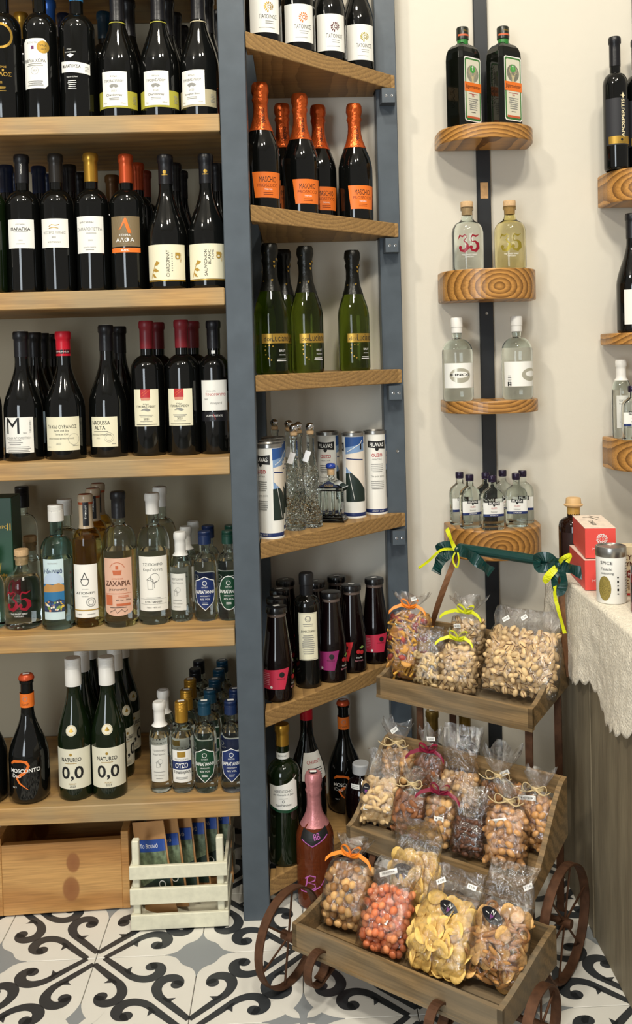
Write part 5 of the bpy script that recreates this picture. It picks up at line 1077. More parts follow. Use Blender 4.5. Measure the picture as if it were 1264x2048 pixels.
# handle: two arms and a ribbon-wrapped bar
hl = MCI @ Vector((.355, 2.155, .752)); hr = MCI @ Vector((.548, 2.005, .742))
hd = empty('handle'); hd.parent = cart
ribd = mat('ribbon_dark_green', '#0f3a36', .3, coat=.3, bump=.3, bscale=80); riby = mat('ribbon_lime', '#d3d81a', .35); ribo = mat('ribbon_orange', '#f08a24', .35); ribm = mat('ribbon_maroon', '#7c1030', .3); straw = mat('raffia', '#cdb78a', .6)
mb = MB(); mb.tube([hl, hr], .011, 14); mb.obj('wrapped_bar', ribd, hd, smooth=False)
def hpath(a, b, sag, n=10): a, b = Vector(a), Vector(b); return [a.lerp(b, i/n)+Vector(sag)*math.sin(PI*i/n) for i in range(n+1)]
for top, base in ((hl, (-.035, .568, .50)), (hr, (.320, .568, .50))):
    P_ = hpath(top, base, (0, -.012, 0)); n = len(P_)-1
    mb = MB(); mb.strip(P_, [Vector((math.cos(1.6*i/n), math.sin(1.6*i/n), 0)) for i in range(n+1)], .014, .003); mb.obj('handle_arm', mat('rust_light', '#8a6244', .55, metal=.4, var=.2), hd)
def ribbon(name, paths, m, parent, w=.02, sides=None):
    mb = MB()
    for p, s_ in paths: mb.strip(p, s_, w, .0006)
    return mb.obj(name, m, parent, smooth=True)
def loop(c, d, w, h, n=14):   # bow loop leaving c along d
    c, d = Vector(c), Vector(d); u_ = Vector((0, 0, 1))
    return [c + d*w*(1-math.cos(2*PI*i/n))/2 + u_*h*math.sin(2*PI*i/n) for i in range(n+1)]
for top, out in ((hl, -1), (hr, 1)):
    X = Vector((1, 0, 0)); Yf = Vector((-.1, -1, 0)).normalized()
    c = top+Vector((0, -.013, .0))
    if out < 0:
        tails = [([c, c+Vector((-.02, -.005, -.012)), c+Vector((-.040, -.008, -.03)), c+Vector((-.052, -.006, -.060))], .026), ([c, c+Vector((.03, -.004, -.008)), c+Vector((.058, -.004, -.024)), c+Vector((.090, -.008, -.042))], .026), ([c, c+Vector((-.020, -.004, .008)), c+Vector((-.045, -.004, .0)), c+Vector((-.030, -.006, -.012)), c], .018)]
        yt = [([c+Vector((-.025, 0, .045)), c+Vector((-.012, -.006, .022)), c+Vector((0, -.008, 0))], .010), ([c+Vector((0, -.006, .0)), c+Vector((-.035, -.010, -.004)), c+Vector((-.07, -.012, -.034)), c+Vector((-.095, -.012, -.052))], .006), ([c, c+Vector((.010, -.010, -.022)), c+Vector((.004, -.01, -.04)), c+Vector((-.006, -.01, -.022)), c], .004)]
    else:
        tails = [([c, c+Vector((.03, -.006, -.004)), c+Vector((.060, -.010, -.012)), c+Vector((.085, -.012, -.026))], .024), ([c, c+Vector((-.020, -.008, .016)), c+Vector((-.045, -.008, .012)), c+Vector((-.040, -.008, -.010)), c], .02), ([c, c+Vector((-.006, -.012, -.03)), c+Vector((.006, -.014, -.055)), c+Vector((.016, -.012, -.03)), c], .018)]
        yt = [([c, c+Vector((.012, -.012, .016)), c+Vector((.030, -.012, .026)), c+Vector((.024, -.012, .01))], .009), ([c, c+Vector((-.012, -.014, -.02)), c+Vector((-.026, -.014, -.036)), c+Vector((-.02, -.014, -.02)), c], .011), ([c, c+Vector((-.004, -.016, -.05)), c+Vector((.004, -.018, -.09)), c+Vector((.018, -.018, -.14))], .008)]
    for nm_, lst, m_ in (('green_bow', tails, ribd), ('lime_ribbon', yt, riby)):
        mb = MB()
        for P_, w_ in lst:
            Q = []; n = len(P_)
            for i in range(n-1):
                p0, p1, p2, p3 = P_[max(i-1, 0)], P_[i], P_[i+1], P_[min(i+2, n-1)]
                for k_ in range(5):
                    t = k_/5; Q.append(.5*((2*p1)+(p2-p0)*t+(2*p0-5*p1+4*p2-p3)*t*t+(3*p1-p0-3*p2+p3)*t**3))
            Q.append(P_[-1])
            sd = []
            for i in range(len(Q)):
                d_ = (Q[min(i+1, len(Q)-1)]-Q[max(i-1, 0)]).normalized(); s_ = Vector((0, -1, 0)).cross(d_); s_ = (s_+Vector((0, .35*math.sin(i*.9), .2*math.cos(i*.7)))).normalized(); sd.append(s_)
            mb.strip(Q, sd, w_, .0006)
        mb.obj(nm_, m_, hd, smooth=False)
    mb = MB(); mb.lathe([(0, -.008), (.008, -.005), (.009, 0), (.008, .005), (0, .008)], 10, M=Matrix.Translation(c)); mb.obj('bow_knot', ribd, hd, smooth=True)

# ------------------------------------------------------------------ nuts and snacks: shared shapes
def ellip(a, b, c, sub=2, fn=None, name='nut'):
    bm = bmesh.new(); bmesh.ops.create_icosphere(bm, subdivisions=sub, radius=1)
    for v_ in bm.verts:
        p = v_.co.copy()
        if fn: p = fn(p)
        v_.co = Vector((p.x*a, p.y*b, p.z*c))
    me = bpy.data.meshes.new(name); bm.to_mesh(me); bm.free(); me.polygons.foreach_set('use_smooth', [True]*len(me.polygons)); return me
def bumpy(k, f): return lambda p: p*(1+k*noise.noise(p*f))
def pist_mat():
    m = mat('pistachio_shell', '#dcbd8c', .55, rnd=.22); nt = m.node_tree; N = nt.nodes; b = N['Principled BSDF']; src = b.inputs['Base Color'].links[0].from_socket
    tc = N.new('ShaderNodeTexCoord'); sp = N.new('ShaderNodeSeparateXYZ'); nt.links.new(tc.outputs['Object'], sp.inputs[0])
    ab = N.new('ShaderNodeMath'); ab.operation = 'ABSOLUTE'; nt.links.new(sp.outputs['Y'], ab.inputs[0])
    ls = N.new('ShaderNodeMath'); ls.operation = 'LESS_THAN'; ls.inputs[1].default_value = .0009; nt.links.new(ab.outputs[0], ls.inputs[0])
    gz = N.new('ShaderNodeMath'); gz.operation = 'GREATER_THAN'; gz.inputs[1].default_value = -.002; nt.links.new(sp.outputs['X'], gz.inputs[0])
    mu = N.new('ShaderNodeMath'); mu.operation = 'MULTIPLY'; nt.links.new(ls.outputs[0], mu.inputs[0]); nt.links.new(gz.outputs[0], mu.inputs[1])
    mx = N.new('ShaderNodeMixRGB'); mx.inputs[2].default_value = rgb('#6e4a2c'); nt.links.new(mu.outputs[0], mx.inputs[0]); nt.links.new(src, mx.inputs[1]); nt.links.new(mx.outputs[0], b.inputs['Base Color']); return m
def arcmesh(r, th, a0, a1, n=9, flat=1, taper=True):
    mb = MB(); pts = [(r*math.cos(R(a0+(a1-a0)*i/n)), r*math.sin(R(a0+(a1-a0)*i/n)), 0) for i in range(n+1)]
    rs = [th*(.45+.55*math.sin(PI*(i+.6)/(n+1.2))) if taper else th for i in range(n+1)]; mb.tube(pts, rs, 8); return mb
def disc(r, th, curl, seed):
    v = []; f = []; n = 14; rn = random.Random(seed)
    for s_ in (-1, 1):
        v.append((0, 0, s_*th/2))
        for q in (.55, 1):
            for i in range(n):
                a = 2*PI*i/n; rr_ = r*q*(1+.05*math.sin(3*a+seed)); x, y = rr_*math.cos(a), rr_*math.sin(a)
                v.append((x, y, s_*th/2*(1 if q < 1 else .5)+curl*(x*x-.4*y*y)/r))
    for s_ in (0, 1):
        o_ = s_*(1+2*n)
        for i in range(n):
            j = (i+1) % n; q1 = (o_, o_+1+i, o_+1+j); q2 = (o_+1+i, o_+1+n+i, o_+1+n+j, o_+1+j)
            f += [q1[::-1], q2[::-1]] if s_ == 0 else [q1, q2]
    for i in range(n): j = (i+1) % n; f.append((1+n+i, 1+n+j, 2*n+1+1+n+j, 2*n+1+1+n+i))
    return mesh(v, f, True, 'chip')
def fin(me, m, nm_): me.name = nm_; me.materials.append(m); return me
NUT = {}
NUT['pistachio'] = [fin(ellip(.0095, .0062, .0060, 2, lambda p: Vector((p.x, p.y*(1+.15*p.x), p.z))), pist_mat(), 'pistachio')]
NUT['hazelnut'] = [fin(ellip(.0068, .0066, .0072, 2, bumpy(.12, 1.5)), mat('hazelnut_tan', '#d9a96c', .45, rnd=.25, var=.15, bscale=120), 'hazelnut'), fin(ellip(.0075, .0062, .0066, 2, bumpy(.15, 1.8)), mat('hazelnut_pale', '#dcb888', .5, rnd=.2), 'hazelnut')]
NUT['chickpea'] = [fin(ellip(.0088, .0080, .0078, 2, bumpy(.22, 1.6)), mat('roast_tan', '#d2a66c', .5, rnd=.28, var=.15, bscale=120), 'roasted_nut'), fin(ellip(.0078, .0074, .0082, 2, bumpy(.28, 2)), mat('roast_dark', '#ab7c4a', .5, rnd=.3), 'roasted_nut')]
NUT['almond'] = [fin(ellip(.0118, .0068, .0042, 2, lambda p: Vector((p.x, p.y*(1-.38*p.x), p.z))), mat('almond_brown', '#96603a', .55, rnd=.25, bump=.3, bscale=200), 'almond')]
NUT['blanched'] = [fin(ellip(.0118, .0068, .0042, 2, lambda p: Vector((p.x, p.y*(1-.38*p.x), p.z))), mat('almond_blanched', '#dfbf8c', .5, rnd=.12), 'blanched_almond')]
NUT['peanut'] = [fin(ellip(.0098, .0064, .0062, 2, lambda p: Vector((p.x, p.y*(1-.12*p.x), p.z))), mat('peanut_tan', '#cf9a60', .35, rnd=.15, coat=.4), 'coated_peanut')]
NUT['red'] = [fin(ellip(.0082, .0066, .0066, 2, bumpy(.12, 1.6)), mat('chilli_orange', '#e2905f', .45, rnd=.22, bump=.2, bscale=200), 'chilli_peanut'), fin(ellip(.0072, .0068, .0062, 2, bumpy(.1, 2)), mat('chilli_red', '#da7c50', .45, rnd=.2), 'chilli_peanut')]
mb = arcmesh(.0070, .0036, -15, 195); NUT['cashew'] = [fin(mesh(mb.v, mb.f, True), mat('cashew_cream', '#d9bd8a', .5, rnd=.12), 'cashew')]
mb = MB(); mb.tube([(-.011, 0, 0), (-.010, 0, 0), (.010, .0008, 0), (.011, .0008, 0)], [.0018, .0026, .0026, .0018], 7); NUT['mix'] = [fin(mesh(mb.v, mb.f, True), mat('stick_yellow', '#d9a23e', .5, rnd=.18), 'snack_stick')]*3 + [fin(ellip(.0085, .0058, .0055, 2), mat('mix_red', '#a5483c', .45, rnd=.25), 'red_peanut'), fin(disc(.0105, .004, .1, 2), mat('rice_cracker', '#d29a4e', .6, rnd=.15, bump=.6, bscale=300), 'round_cracker')]
NUT['raisin'] = [fin(ellip(.0070, .0046, .0036, 2, bumpy(.5, 2.2)), mat('walnut_dark', '#5d3a26', .5, rnd=.3), 'raisin')]
NUT['walnut'] = [fin(ellip(.0120, .0095, .0062, 3, bumpy(.45, 2.6)), mat('walnut_brown', '#9a6a3c', .55, rnd=.25), 'walnut_half')]
NUT['chip'] = [fin(disc(.0140, .0018, .22, s_), mat('chip_yellow', '#efc873', .5, rnd=.12, bump=.5, bscale=150, var=.15), 'corn_chip') for s_ in (1, 2, 5)]
rg = MB(); prt = [(.0085+.0022*math.cos(2*PI*k/8), .0022*math.sin(2*PI*k/8)) for k in range(9)]; rg.lathe(prt, 14)
NUT['cracker'] = [fin(disc(.0125, .0032, .12, 3), mat('cracker_tan', '#dcae6c', .55, rnd=.2, var=.25, bscale=260), 'round_cracker')]*2 + [fin(mesh(rg.v, rg.f, True), mat('ring_brown', '#a8713a', .4, rnd=.25), 'ring_cracker')] + [fin(ellip(.015, .004, .003, 2), mat('stick_brown', '#c08a4c', .5, rnd=.2), 'cracker_stick')]*2
SP = dict(pistachio=.0135, hazelnut=.0126, chickpea=.0145, almond=.0128, blanched=.0128, peanut=.0142, red=.0132, cashew=.0128, mix=.0125, raisin=.0088, walnut=.0165, chip=.0158, cracker=.0165)

def bag(lab, loc, rz, lean, w, t, hc, neck, top, kind, seed, tie=None, flare=None, stickers=(), group=None, dens=1.0):
    """clear bag: body to hc, pinched at neck (if tied), free film up to top"""
    rn = random.Random(seed); root = tag(empty('snack_bag'), lab, 'bag', group); tr_ = 2 if 'top' in group else 1 if 'middle' in group else 0
    fl_ = flare or w*.5; nz, nn = 26, 36
    def hw(z):           # half width, half thickness at height z
        a = w/2; b_ = t/2
        if z < hc:
            q = z/hc; k = min(1, .80+.9*q) if q < .25 else 1; e = 1-.12*max(0, (q-.7)/.3)**2
            return a*(.93+.07*k)*e, b_*(min(1, .45+2.2*q))*(1-.45*max(0, (q-.55)/.45)**1.5)
        if tie is not None:
            if z < neck: q = (z-hc)/max(1e-6, neck-hc); q = q*q*(3-2*q); return a*.88*(1-q)+.010*q, b_*.55*(1-q)+.008*q
            q = (z-neck)/(top-neck); return .010+(fl_/2-.010)*q**.8, .008+(fl_*.22)*q**.9
        q = (z-hc)/(top-hc); return a*(.88+.06*math.sin(q*5+seed)), b_*.55*(1-q)**1.2+.0012
    v = []; f = []
    for j in range(nz+1):
        z = top*j/nz; a, b_ = hw(z); wr = .05 if z < hc else .16
        for i in range(nn):
            th = 2*PI*i/nn; c_, s_ = math.cos(th), math.sin(th)
            p = Vector((a*math.copysign(abs(c_)**.55, c_), b_*math.copysign(abs(s_)**.75, s_), z))
            k = noise.noise(Vector((c_*2.2, s_*2.2, z*38+seed*7))); k2 = noise.noise(Vector((c_*5, s_*5, z*90+seed*3)))
            if tie is not None and z > neck: k += .9*math.sin(th*7+seed)*min(1, (z-neck)/(top-neck)); 
            m_ = 1+wr*k+.035*k2; p.x *= 1+(m_-1)*.6; p.y *= m_; p.y += .006*k*(1 if z > hc else 0)
            if z > hc and tie is None: p.y += .010*math.sin(z*60+seed)*(z-hc)/(top-hc)
            if z > top*.97: p.z += .006*k
            v.append(p)
    for j in range(nz):
        for i in range(nn): f.append((j*nn+i, j*nn+(i+1) % nn, (j+1)*nn+(i+1) % nn, (j+1)*nn+i))
    f.append(tuple(range(nn))[::-1])
    link('cellophane', mesh(v, f, True, 'bag'), [FILM], root)
    # contents
    sp = SP[kind]*dens; pts = []; row = 0; z = sp*.42
    while z < hc-sp*.25:
        y = -t/2+sp*.4; col = 0
        while y < t/2-sp*.3:
            x = -w/2+sp*.3+(sp/2 if (row+col) % 2 else 0)
            while x < w/2-sp*.3:
                a, b_ = hw(z); xx, yy, zz = x+rn.uniform(-.26, .26)*sp, y+rn.uniform(-.2, .2)*sp, z+rn.uniform(-.24, .24)*sp
                if (abs(xx)/(a-sp*.30))**3+(abs(yy)/(b_-sp*.20))**2.2 < 1: pts.append((xx, yy, zz))
                x += sp
            y += sp*.84; col += 1
        z += sp*.80; row += 1
    pts.sort(key=lambda p: p[1]); pts = pts[:300]
    for p in pts:
        me = rn.choice(NUT[kind]); o = bpy.data.objects.new(me.name, me); C.objects.link(o); o.parent = root
        o.location = p; s_ = rn.uniform(.98, 1.2); o.scale = (s_, s_, s_)
        if kind in ('chip', 'cracker'): o.rotation_euler = (PI/2+rn.uniform(-.7, .7), rn.uniform(-.6, .6), rn.uniform(-.7, .7))
        else: o.rotation_euler = (rn.uniform(0, 6.28), rn.uniform(-1.3, 1.3), rn.uniform(-.9, .9)+rn.choice((0, PI)))
    if tie is not None:
        col, style = tie; mb = MB(); z = neck; W_ = .008 if style == 'ribbon' else .003
        mb.lathe([(.011, z-.004), (.0125, z-.002), (.0125, z+.002), (.011, z+.004)], 16)
        for sx, ln in ((-1, rn.uniform(.045, .06)), (1, rn.uniform(.035, .05))):
            if style == 'ribbon':
                mb.strip([(0, -.012, z), (sx*ln*.4, -.020, z+.004), (sx*ln*.8, -.022, z-.004), (sx*ln, -.024, z-.014)], [(0, 0, 1), (0, .2, 1), (0, .3, 1), (0, .1, 1)], W_, .0006)
                P_ = [Vector((0, -.012, z))+Vector((sx*.020*(1-math.cos(2*PI*i/12))/2, -.006, .014*math.sin(PI*i/12)+.006*math.sin(2*PI*i/12))) for i in range(13)]
                mb.strip(P_, (0, 1, .4), W_*.8, .0006)
            else:
                mb.tube([(sx*.024*math.sin(PI*q/14)**.8, -.012-.006*math.sin(PI*q/14), z+.008*math.sin(2*PI*q/14)+.003*math.sin(PI*q/14)) for q in range(15)], .0009, 5)
                mb.tube([(sx*ln*.8*q/8, -.012-.010*math.sin(PI*q/16), z-.007*math.sin(PI*q/8)+.003*(q/8)**2) for q in range(9)], .0009, 5)
        mb.obj('ribbon' if style == 'ribbon' else 'raffia_tie', col, root)
    for st in stickers:
        kind_, x, z = st[:3]; a, b_ = hw(z); y0 = -b_*(max(0, 1-(abs(x)/a)**3))**.45-.002
        f_ = lambda X_, Z_, o_, y0=y0, x=x, z=z: (x+X_, y0-o_+(.35*(abs(X_))**1.2), z+Z_)
        if kind_ == 'oval':
            ww, hh = st[3], st[4]; rot = R(st[5]) if len(st) > 5 else 0
            g_ = lambda X_, Z_, o_, f_=f_: f_(X_*math.cos(rot)-Z_*math.sin(rot), X_*math.sin(rot)+Z_*math.cos(rot), o_)
            decal('oval_sticker', [('d', 0, 0, ww, mat('sticker_black', '#15151a', .3), hh), ('t', 'The Nuts', ww*1.1, 0, hh*.30, inkw), ('p', [(-.0035, -.001), (.0035, -.001), (.0, -.009)], mat('print_purple', '#6b2a6e')), ('l', 0, -hh*.45, ww*.9, 1, .002, inkw)], g_, root, step=None)
        elif kind_ == 'eye':
            ww, hh = st[3], st[4]; rot = R(st[5]) if len(st) > 5 else 0
            g_ = lambda X_, Z_, o_, f_=f_: f_(X_*math.cos(rot)-Z_*math.sin(rot), X_*math.sin(rot)+Z_*math.cos(rot), o_)
            eye = [(ww*math.cos(R(q)), hh*math.copysign(abs(math.sin(R(q)))**1.4, math.sin(R(q)))) for q in range(0, 360, 15)]
            decal('oval_sticker', [('p', eye, mat('sticker_black', '#15151a', .3)), ('t', 'N', .006, 0, hh*.45, inkw), ('p', [(-.004, .001), (.004, .001), (0, -.007)], mat('print_purple', '#6b2a6e')), ('l', -ww*.45, 0, .007, 1, .003, inkw), ('l', ww*.45, 0, .007, 1, .003, inkw)], g_, root, step=None)
        else:
            ww = st[3] if len(st) > 3 else .016; rot = R(st[4]) if len(st) > 4 else 0; txt = st[5] if len(st) > 5 else '€ 2.90'
            g_ = lambda X_, Z_, o_, f_=f_: f_(X_*math.cos(rot)-Z_*math.sin(rot), X_*math.sin(rot)+Z_*math.cos(rot), o_)
            decal('price_sticker', [('r', 0, 0, ww, .009, inkw), ('t', txt, ww*.7, 0, 0, ink, .0038)], g_, root, step=None)
    sl_ = (TR[tr_]['zb']-TR[tr_]['zf'])/TR[tr_]['w']
    root.location = Vector(loc)+Vector((0, 0, t/2*.8*(math.sin(-lean)+sl_*math.cos(lean)))); root.rotation_euler = (lean, 0, rz); return root

def inplace(k, u, v, dz=.001):
    T = TR[k]; q = MC @ Vector((u, v, 0)); q.z = T['zf']+(T['zb']-T['zf'])*(v-T['v'])/T['w']+dz; return q
A3, A2, A1 = 'bags in the top tray', 'bags in the middle tray', 'bags in the lowest tray'
# top tray
bag('clear bag of yellow snack sticks and red peanuts tied with orange ribbon', inplace(2, -.010, .452), -.35, -.25, .100, .058, .142, .155, .185, 'mix', 1, (ribo, 'ribbon'), .085, [('p', .010, .174, .012, 20)], A3)
bag('small bag of cashews low between the orange-ribbon bag and the pistachios', inplace(2, .056, .430), -.3, -.32, .070, .050, .076, .095, .130, 'cashew', 2, None, .06, [], A3)
bag('pistachio bag tied with lime ribbon, front centre of the top tray', inplace(2, .122, .434), -.4, -.32, .086, .052, .096, .110, .130, 'pistachio', 3, (riby, 'ribbon'), .06, [], A3)
bag('pistachio bag tied with lime ribbon standing behind at the back of the top tray', inplace(2, .098, .528), -.5, -.10, .082, .044, .122, .136, .168, 'pistachio', 4, (riby, 'ribbon'), .085, [('p', -.020, .105, .016, 10, '8.50')], A3)
bag('largest bag, full of pale pistachios, filling the right half of the top tray', inplace(2, .248, .465), -.6, -.45, .168, .060, .132, .145, .180, 'pistachio', 5, None, .1, [('p', -.045, .152, .016, 35), ('p', -.005, .160, .014, 40)], A3, dens=.95)
# middle tray
bag('bag of hazelnuts tied with raffia at the back left of the middle tray', inplace(1, .022, .345), -.45, -.05, .078, .042, .094, .110, .150, 'hazelnut', 6, (straw, 'raffia'), .070, [('p', 0, .140, .018, 40)], A2)
bag('bag of almonds tied with maroon ribbon at the back of the middle tray', inplace(1, .103, .345), -.4, -.05, .070, .042, .096, .110, .150, 'almond', 7, (ribm, 'ribbon'), .05, [('p', .006, .138, .018, 6, 'ALMOND')], A2)
bag('bag of blanched almonds with black oval sticker at the left end of the middle tray', inplace(1, .028, .255), -.45, -.38, .082, .044, .086, .100, .140, 'blanched', 8, None, .06, [('oval', -.026, .060, .0085, .012), ('p', -.022, .026, .010, 90)], A2)
bag('bag of brown almonds tied with raffia, second from left in the middle tray', inplace(1, .104, .250), -.5, -.38, .074, .044, .080, .094, .125, 'almond', 9, (straw, 'raffia'), .06, [], A2)
bag('tall bag of round hazelnuts with free film on top, behind the maroon bow bag', inplace(1, .178, .335), -.5, -.12, .088, .046, .084, .10, .175, 'hazelnut', 10, None, .08, [], A2)
bag('bag of large hazelnuts tied with maroon bow, centre front of the middle tray', inplace(1, .172, .248), -.5, -.38, .070, .044, .082, .094, .120, 'chickpea', 11, (ribm, 'ribbon'), .05, [('p', .006, .048, .020, 0, '4.20')], A2)
bag('bag of dark chopped raisins with crinkled film, right of the maroon bow bag', inplace(1, .240, .246), -.5, -.38, .070, .042, .064, .076, .125, 'raisin', 12, None, .05, [], A2)
bag('fullest bag of tan coated peanuts with tilted white label, front of the middle tray', inplace(1, .318, .244), -.5, -.38, .086, .048, .104, .116, .150, 'peanut', 13, (straw, 'raffia'), .07, [('p', -.014, .078, .036, 18, 'ΚΑΡΑΜΕΛΩΜΕΝΑ')], A2)
bag('bag of tan peanuts at the right end of the middle tray, behind the fullest bag', inplace(1, .350, .308), -.6, -.25, .074, .044, .092, .106, .140, 'peanut', 14, (straw, 'raffia'), .06, [('p', -.016, .088, .036, 8, 'ΦΥΣΤΙΚΙΑ')], A2)
bag('bag of walnut halves tied with raffia, back right of the middle tray', inplace(1, .265, .338), -.5, -.08, .080, .040, .086, .100, .150, 'walnut', 15, (straw, 'raffia'), .080, [('p', .012, .108, .020, 30)], A2)
# lowest tray
bag('bag of pale roasted nuts with orange ribbon, left end of the lowest tray', inplace(0, .062, .078), -.45, -.48, .098, .058, .108, .122, .155, 'chickpea', 16, (ribo, 'ribbon'), .075, [], A1)
bag('bag of orange-red chilli peanuts, second from left in the lowest tray', inplace(0, .160, .052), -.55, -.62, .098, .050, .104, .120, .155, 'red', 17, None, .06, [('p', .012, .052, .018, 75), ('p', -.012, .128, .036, 25, 'ΠΙΚΑΝΤΙΚΑ')], A1)
bag('tall bag of yellow corn chips with round dark sticker, back of lowest tray', inplace(0, .168, .160), -.5, -.22, .105, .050, .125, .14, .195, 'chip', 18, None, .09, [('oval', -.018, .098, .022, .017)], A1)
bag('widest bag of round yellow corn chips with black eye-shaped sticker, lowest tray front', inplace(0, .272, .058), -.6, -.78, .118, .052, .112, .130, .170, 'chip', 19, None, .09, [('eye', .004, .096, .022, .012, -25), ('p', -.030, .140, .018, 35), ('p', .030, .145, .018, -5)], A1)
bag('bag of mixed brown crackers with black eye-shaped sticker, right end of lowest tray', inplace(0, .370, .080), -.62, -.62, .106, .058, .118, .135, .195, 'cracker', 20, None, .085, [('eye', -.014, .100, .022, .012, -20), ('p', .034, .162, .018, 35)], A1)

# ------------------------------------------------------------------ counter, cloth and goods
ct = tag(empty('counter', (.57, 1.7, 0)), 'greywashed wooden counter at the right edge under a white crocheted cloth', 'counter')
for y0, y1 in ((-1.2, -.5), (-.498, .187), (.190, .45)):
    mb = MB(); mb.box((0, y0, .0), (.02, y1, .68), bev=.0015); mb.obj('panel', panelw, ct)
mb = MB(); mb.box((.02, .43, 0), (.9, .45, .68)); mb.obj('end_panel', panelw, ct)
mb = MB(); mb.box((.0, -1.2, .68), (.9, .45, .70), bev=.002); mb.obj('worktop', panelw, ct)
mb = MB(); mb.box((-.003, .1845, 0), (.0, .1925, .68), bev=.001); mb.obj('joint_strip', panelw, ct)
clothm = mat('crochet_cotton', '#e8e0ce', .9, bump=1.0, bscale=230, var=.12)
def cloth():
    me_v = []; f = []; ny, ns = 150, 60; y0, y1 = 1.0, 2.17
    for j in range(ny+1):
        y = y0+(y1-y0)*j/ny; hem = .175+.018*math.sin(y*23)+.014*abs(math.sin(y*75))+.01*noise.noise(Vector((y*14, 0, 0)))
        for i in range(ns+1):
            s_ = i/ns
            if s_ < .5: x = .57+.6*(1-s_*2); z = .7015; k = 0
            else:
                k = (s_-.5)*2; dr = hem*k; x = .57-.0045-.006*min(1, k*3); z = .7015-dr
                x -= .007*k*(1+math.sin(y*38+2*math.sin(y*9)))+.003*noise.noise(Vector((y*60, z*40, 0)))*min(1, k*4)
            z += .0008*noise.noise(Vector((x*40, y*40, 0)))
            me_v.append((x, y, z))
    for j in range(ny):
        for i in range(ns): f.append((j*(ns+1)+i, (j+1)*(ns+1)+i, (j+1)*(ns+1)+i+1, j*(ns+1)+i+1))
    n0 = len(me_v)       # end drape beyond the far end of the counter
    for i in range(21):
        for k in range(16):
            q = k/15; x = .563+.25*i/20; me_v.append((x, 2.155+.012*q+.006*math.sin(x*60)*q+.012, .7015-.17*q+.006*math.sin(x*40)*q))
    for i in range(20):
        for k in range(15): f.append((n0+i*16+k, n0+(i+1)*16+k, n0+(i+1)*16+k+1, n0+i*16+k+1))
    o = link('crochet_cloth', mesh(me_v, f, True, 'cloth'), [clothm]); sd = o.modifiers.new('thickness', 'SOLIDIFY'); sd.thickness = .0015; sd.offset = 1
    # raised knotted rows
    return tag(o, 'off-white crocheted cotton cloth draped over the counter edge', 'tablecloth')
cloth(); TOP = .704
o = new('liqueur_bottle', 'small dark liqueur bottle with wooden stopper at the back of the counter', 'bottle', None); o.pop('group', None)
p = [(0, .003), (.03, 0), (.034, .004), (.034, .095), (.032, .105), (.025, .112), (.0145, .117), (.0135, .140), (0, .140)]; glassbody(p, mat('dark_amber', '#1d0d08', .06), o)
mb = MB(); mb.lathe([(.0142, .118), (.0145, .138), (.0145, .139)], 20); mb.obj('neck_band', mat('band_ochre', '#c79a4a', .4), o, smooth=True)
mb = MB(); mb.lathe([(.013, .138), (.0205, .142), (.0215, .145), (.0175, .147), (.0165, .158), (.015, .160), (0, .160)], 24); mb.obj('stopper', mat('stopper_wood', '#d2ac78', .5), o, auto=True)
label('label', [('r', 0, 0, .075, .06, mat('label_dark_brown', '#2a1612'))], [('o', 0, .010, .008, .006, redp), ('l', 0, -.006, .04, 4, .006, mat('print_rose', '#9a6f73'))], wrap_cyl(.034, .055), o); o.location = (.612, 2.128, TOP)
coralb = mat('box_coral', '#e5524a', .45); boxtop = mat('box_cream_print', '#ead9c8', .5, var=.12, bscale=120)
def redbox(lab, loc, rz, L_=.155):
    r = tag(empty('gift_box'), lab, 'box', 'coral gift boxes'); w, h = .062, .062
    mb = MB(); mb.box((0, 0, 0), (w, L_, h), bev=.001)
    mb.obj('carton', [coralb], r)
    mb = MB(); mb.box((-.0004, .0, h), (w+.0004, L_, h+.0007)); mb.box((w, 0, h*.45), (w+.0006, L_, h)); mb.obj('top_sleeve', boxtop, r)
    decal('lettering', [('o', .034, .040, .0105, .009, inkw), ('o', .034, .040, .007, .0055, inkw), ('t', '13', .006, .034, .040, inkw)]+[('s', [(.034+.006*math.cos(R(a)), .040+.006*math.sin(R(a))), (.034+.012*math.cos(R(a+12)), .040+.012*math.sin(R(a+12)))], .001, inkw) for a in range(0, 360, 30)]+[('t', 'MYTHOS', .034, .032, .020, inkw, .005)], lambda x, z, o_: (x, -.0006-o_, z), r, step=None)
    decal('top_lettering', [('t', 'ΚΟΡΜΟΣ', .05, .06, .04, ink, .012, 0, 0), ('s', [(.10, .02), (.13, .035), (.125, .05)], .004, ink), ('s', [(.12, .012), (.145, .03)], .003, ink)], lambda x, z, o_: (w-z*.9, x, h+.0010+o_), r, step=None)
    decal('window', [('p', [(.02, .006), (.14, .006), (.14, .040), (.11, .036), (.09, .046), (.06, .030), (.04, .042), (.02, .030)], mat('window_dark', '#2a211c', .15))], lambda x, z, o_: (w+.0010+o_, x, z), r, step=None)
    r.location = loc; r.rotation_euler.z = rz; return r
redbox('coral red gift box with round seal, lower of the two stacked on the counter', (.574, 1.922, TOP), -.08)
redbox('coral red gift box with round seal, upper of the two stacked on the counter', (.578, 1.930, TOP+.0645), -.12)
o = new('spice_tin', 'white spice tin with brushed metal lid in front of the coral boxes', 'tin', None); o.pop('group', None)
mb = MB(); mb.lathe([(0, 0), (.0285, 0), (.029, .001), (.029, .092), (.0285, .094)], 36); mb.obj('tin_body', white, o, auto=True)
mb = MB(); mb.lathe([(.0292, .090), (.0298, .091), (.0298, .106), (.0288, .109), (.0265, .1095), (.0255, .107), (0, .107)], 36); mb.obj('metal_lid', tin, o, auto=True)
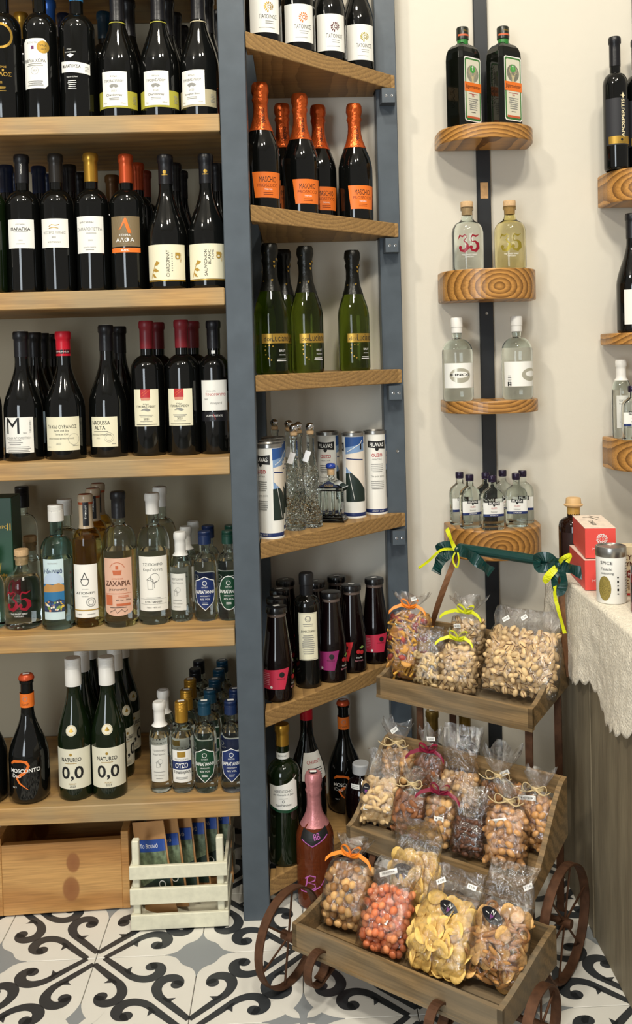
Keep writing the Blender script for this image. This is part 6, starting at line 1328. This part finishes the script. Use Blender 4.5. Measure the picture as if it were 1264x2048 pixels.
decal('lettering', [('t', 'SPICE', .024, -.016, .030, ink, .006), ('t', 'Tzatziki', .022, -.016, .018, ink), ('t', 'seasoning', .024, -.014, .009, ink), ('d', -.020, -.020, .013, mat('herb_mix', '#8a7a3a', .7, var=.5, bscale=700), .024)]+[('r', .006, .002-.008*i, .0035, .0045 if i % 2 else .002, ink) for i in range(5)]+[('l', .030, .028, .014, 12, .0055, grey)], wrap_cyl(.0292, .050, -95), o); o.location = (.601, 1.838, TOP)
o = tag(empty('carton'), 'slim beige carton with brown round seal beside the spice tin', 'box'); bgc = mat('carton_beige', '#d9c9a6', .55)
mb = MB(); mb.box((0, 0, 0), (.055, .03, .100), bev=.001); mb.obj('carton_body', bgc, o)
decal('lettering', [('t', 'ΣΥΚΑ', .032, .026, .078, mat('print_brown', '#5b3420'), .010, .03), ('t', 'ΚΥΜΗΣ', .036, .026, .065, mat('print_brown', '#5b3420'), .010, .03), ('d', .026, .044, .013, mat('seal_brown', '#7a2f24'), .009), ('t', 'Mari', .016, .026, .044, inkw), ('t', 'KIMI', .032, .026, .028, mat('print_brown', '#5b3420'), .009, .03), ('t', 'FIGS', .032, .026, .017, mat('print_brown', '#5b3420'), .009, .03), ('r', .0275, .0035, .054, .004, redp)], lambda x, z, o_: (x, -.0006-o_, z), o, step=None); o.location = (.627, 1.870, TOP); o.rotation_euler.z = -.1
def glassjar(lab, loc, fillm, band, r=.032, h=.11):
    o = new('jar', lab, 'jar', None); o.pop('group', None)
    mb = MB(); mb.lathe([(0, 0), (r-.002, 0), (r, .003), (r, h*.78), (r*.93, h*.84), (r*.9, h*.86), (0, h*.86)], 32); mb.obj('jar_body', fillm, o, auto=True)
    mb = MB(); mb.lathe([(r*.92, h*.83), (r*.97, h*.84), (r*.97, h*.985), (r*.93, h), (0, h)], 32); mb.obj('lid', band, o, auto=True)
    return o
o = glassjar('dark red preserve jar with black lid at the near right edge of the counter', (0, 0, 0), mat('jam_red', '#6e2226', .12, var=.3, bscale=200), mat('lid_black', '#121214'), r=.030, h=.088)
label('label', [('r', 0, 0, .075, .038, ink)], [('d', .0, .006, .004, mat('print_magenta', '#c067b5'))]+[('s', [(0, .006), (.009*math.cos(R(a)), .006+.009*math.sin(R(a)))], .0012, mat('print_magenta', '#c067b5')) for a in range(0, 360, 45)]+[('l', 0, -.009, .03, 2, .004, inkw)], wrap_cyl(.0302, .038, -105), o); o.location = (.640, 1.752, TOP)
o = glassjar('tall granola jar with metal lid behind the dark red preserve jar', (0, 0, 0), mat('granola', '#b98a4a', .6, var=.45, bscale=260), tin, r=.030, h=.185)
label('label', [('r', 0, .016, .12, .052, white), ('r', 0, -.045, .12, .016, white)], [('t', 'SPICE', .024, 0, .03, ink), ('t', 'Tzatziki', .022, 0, .015, ink), ('t', 'seasoning', .02, 0, .002, ink)], wrap_cyl(.0302, .100, -105), o); o.location = (.683, 1.815, TOP)
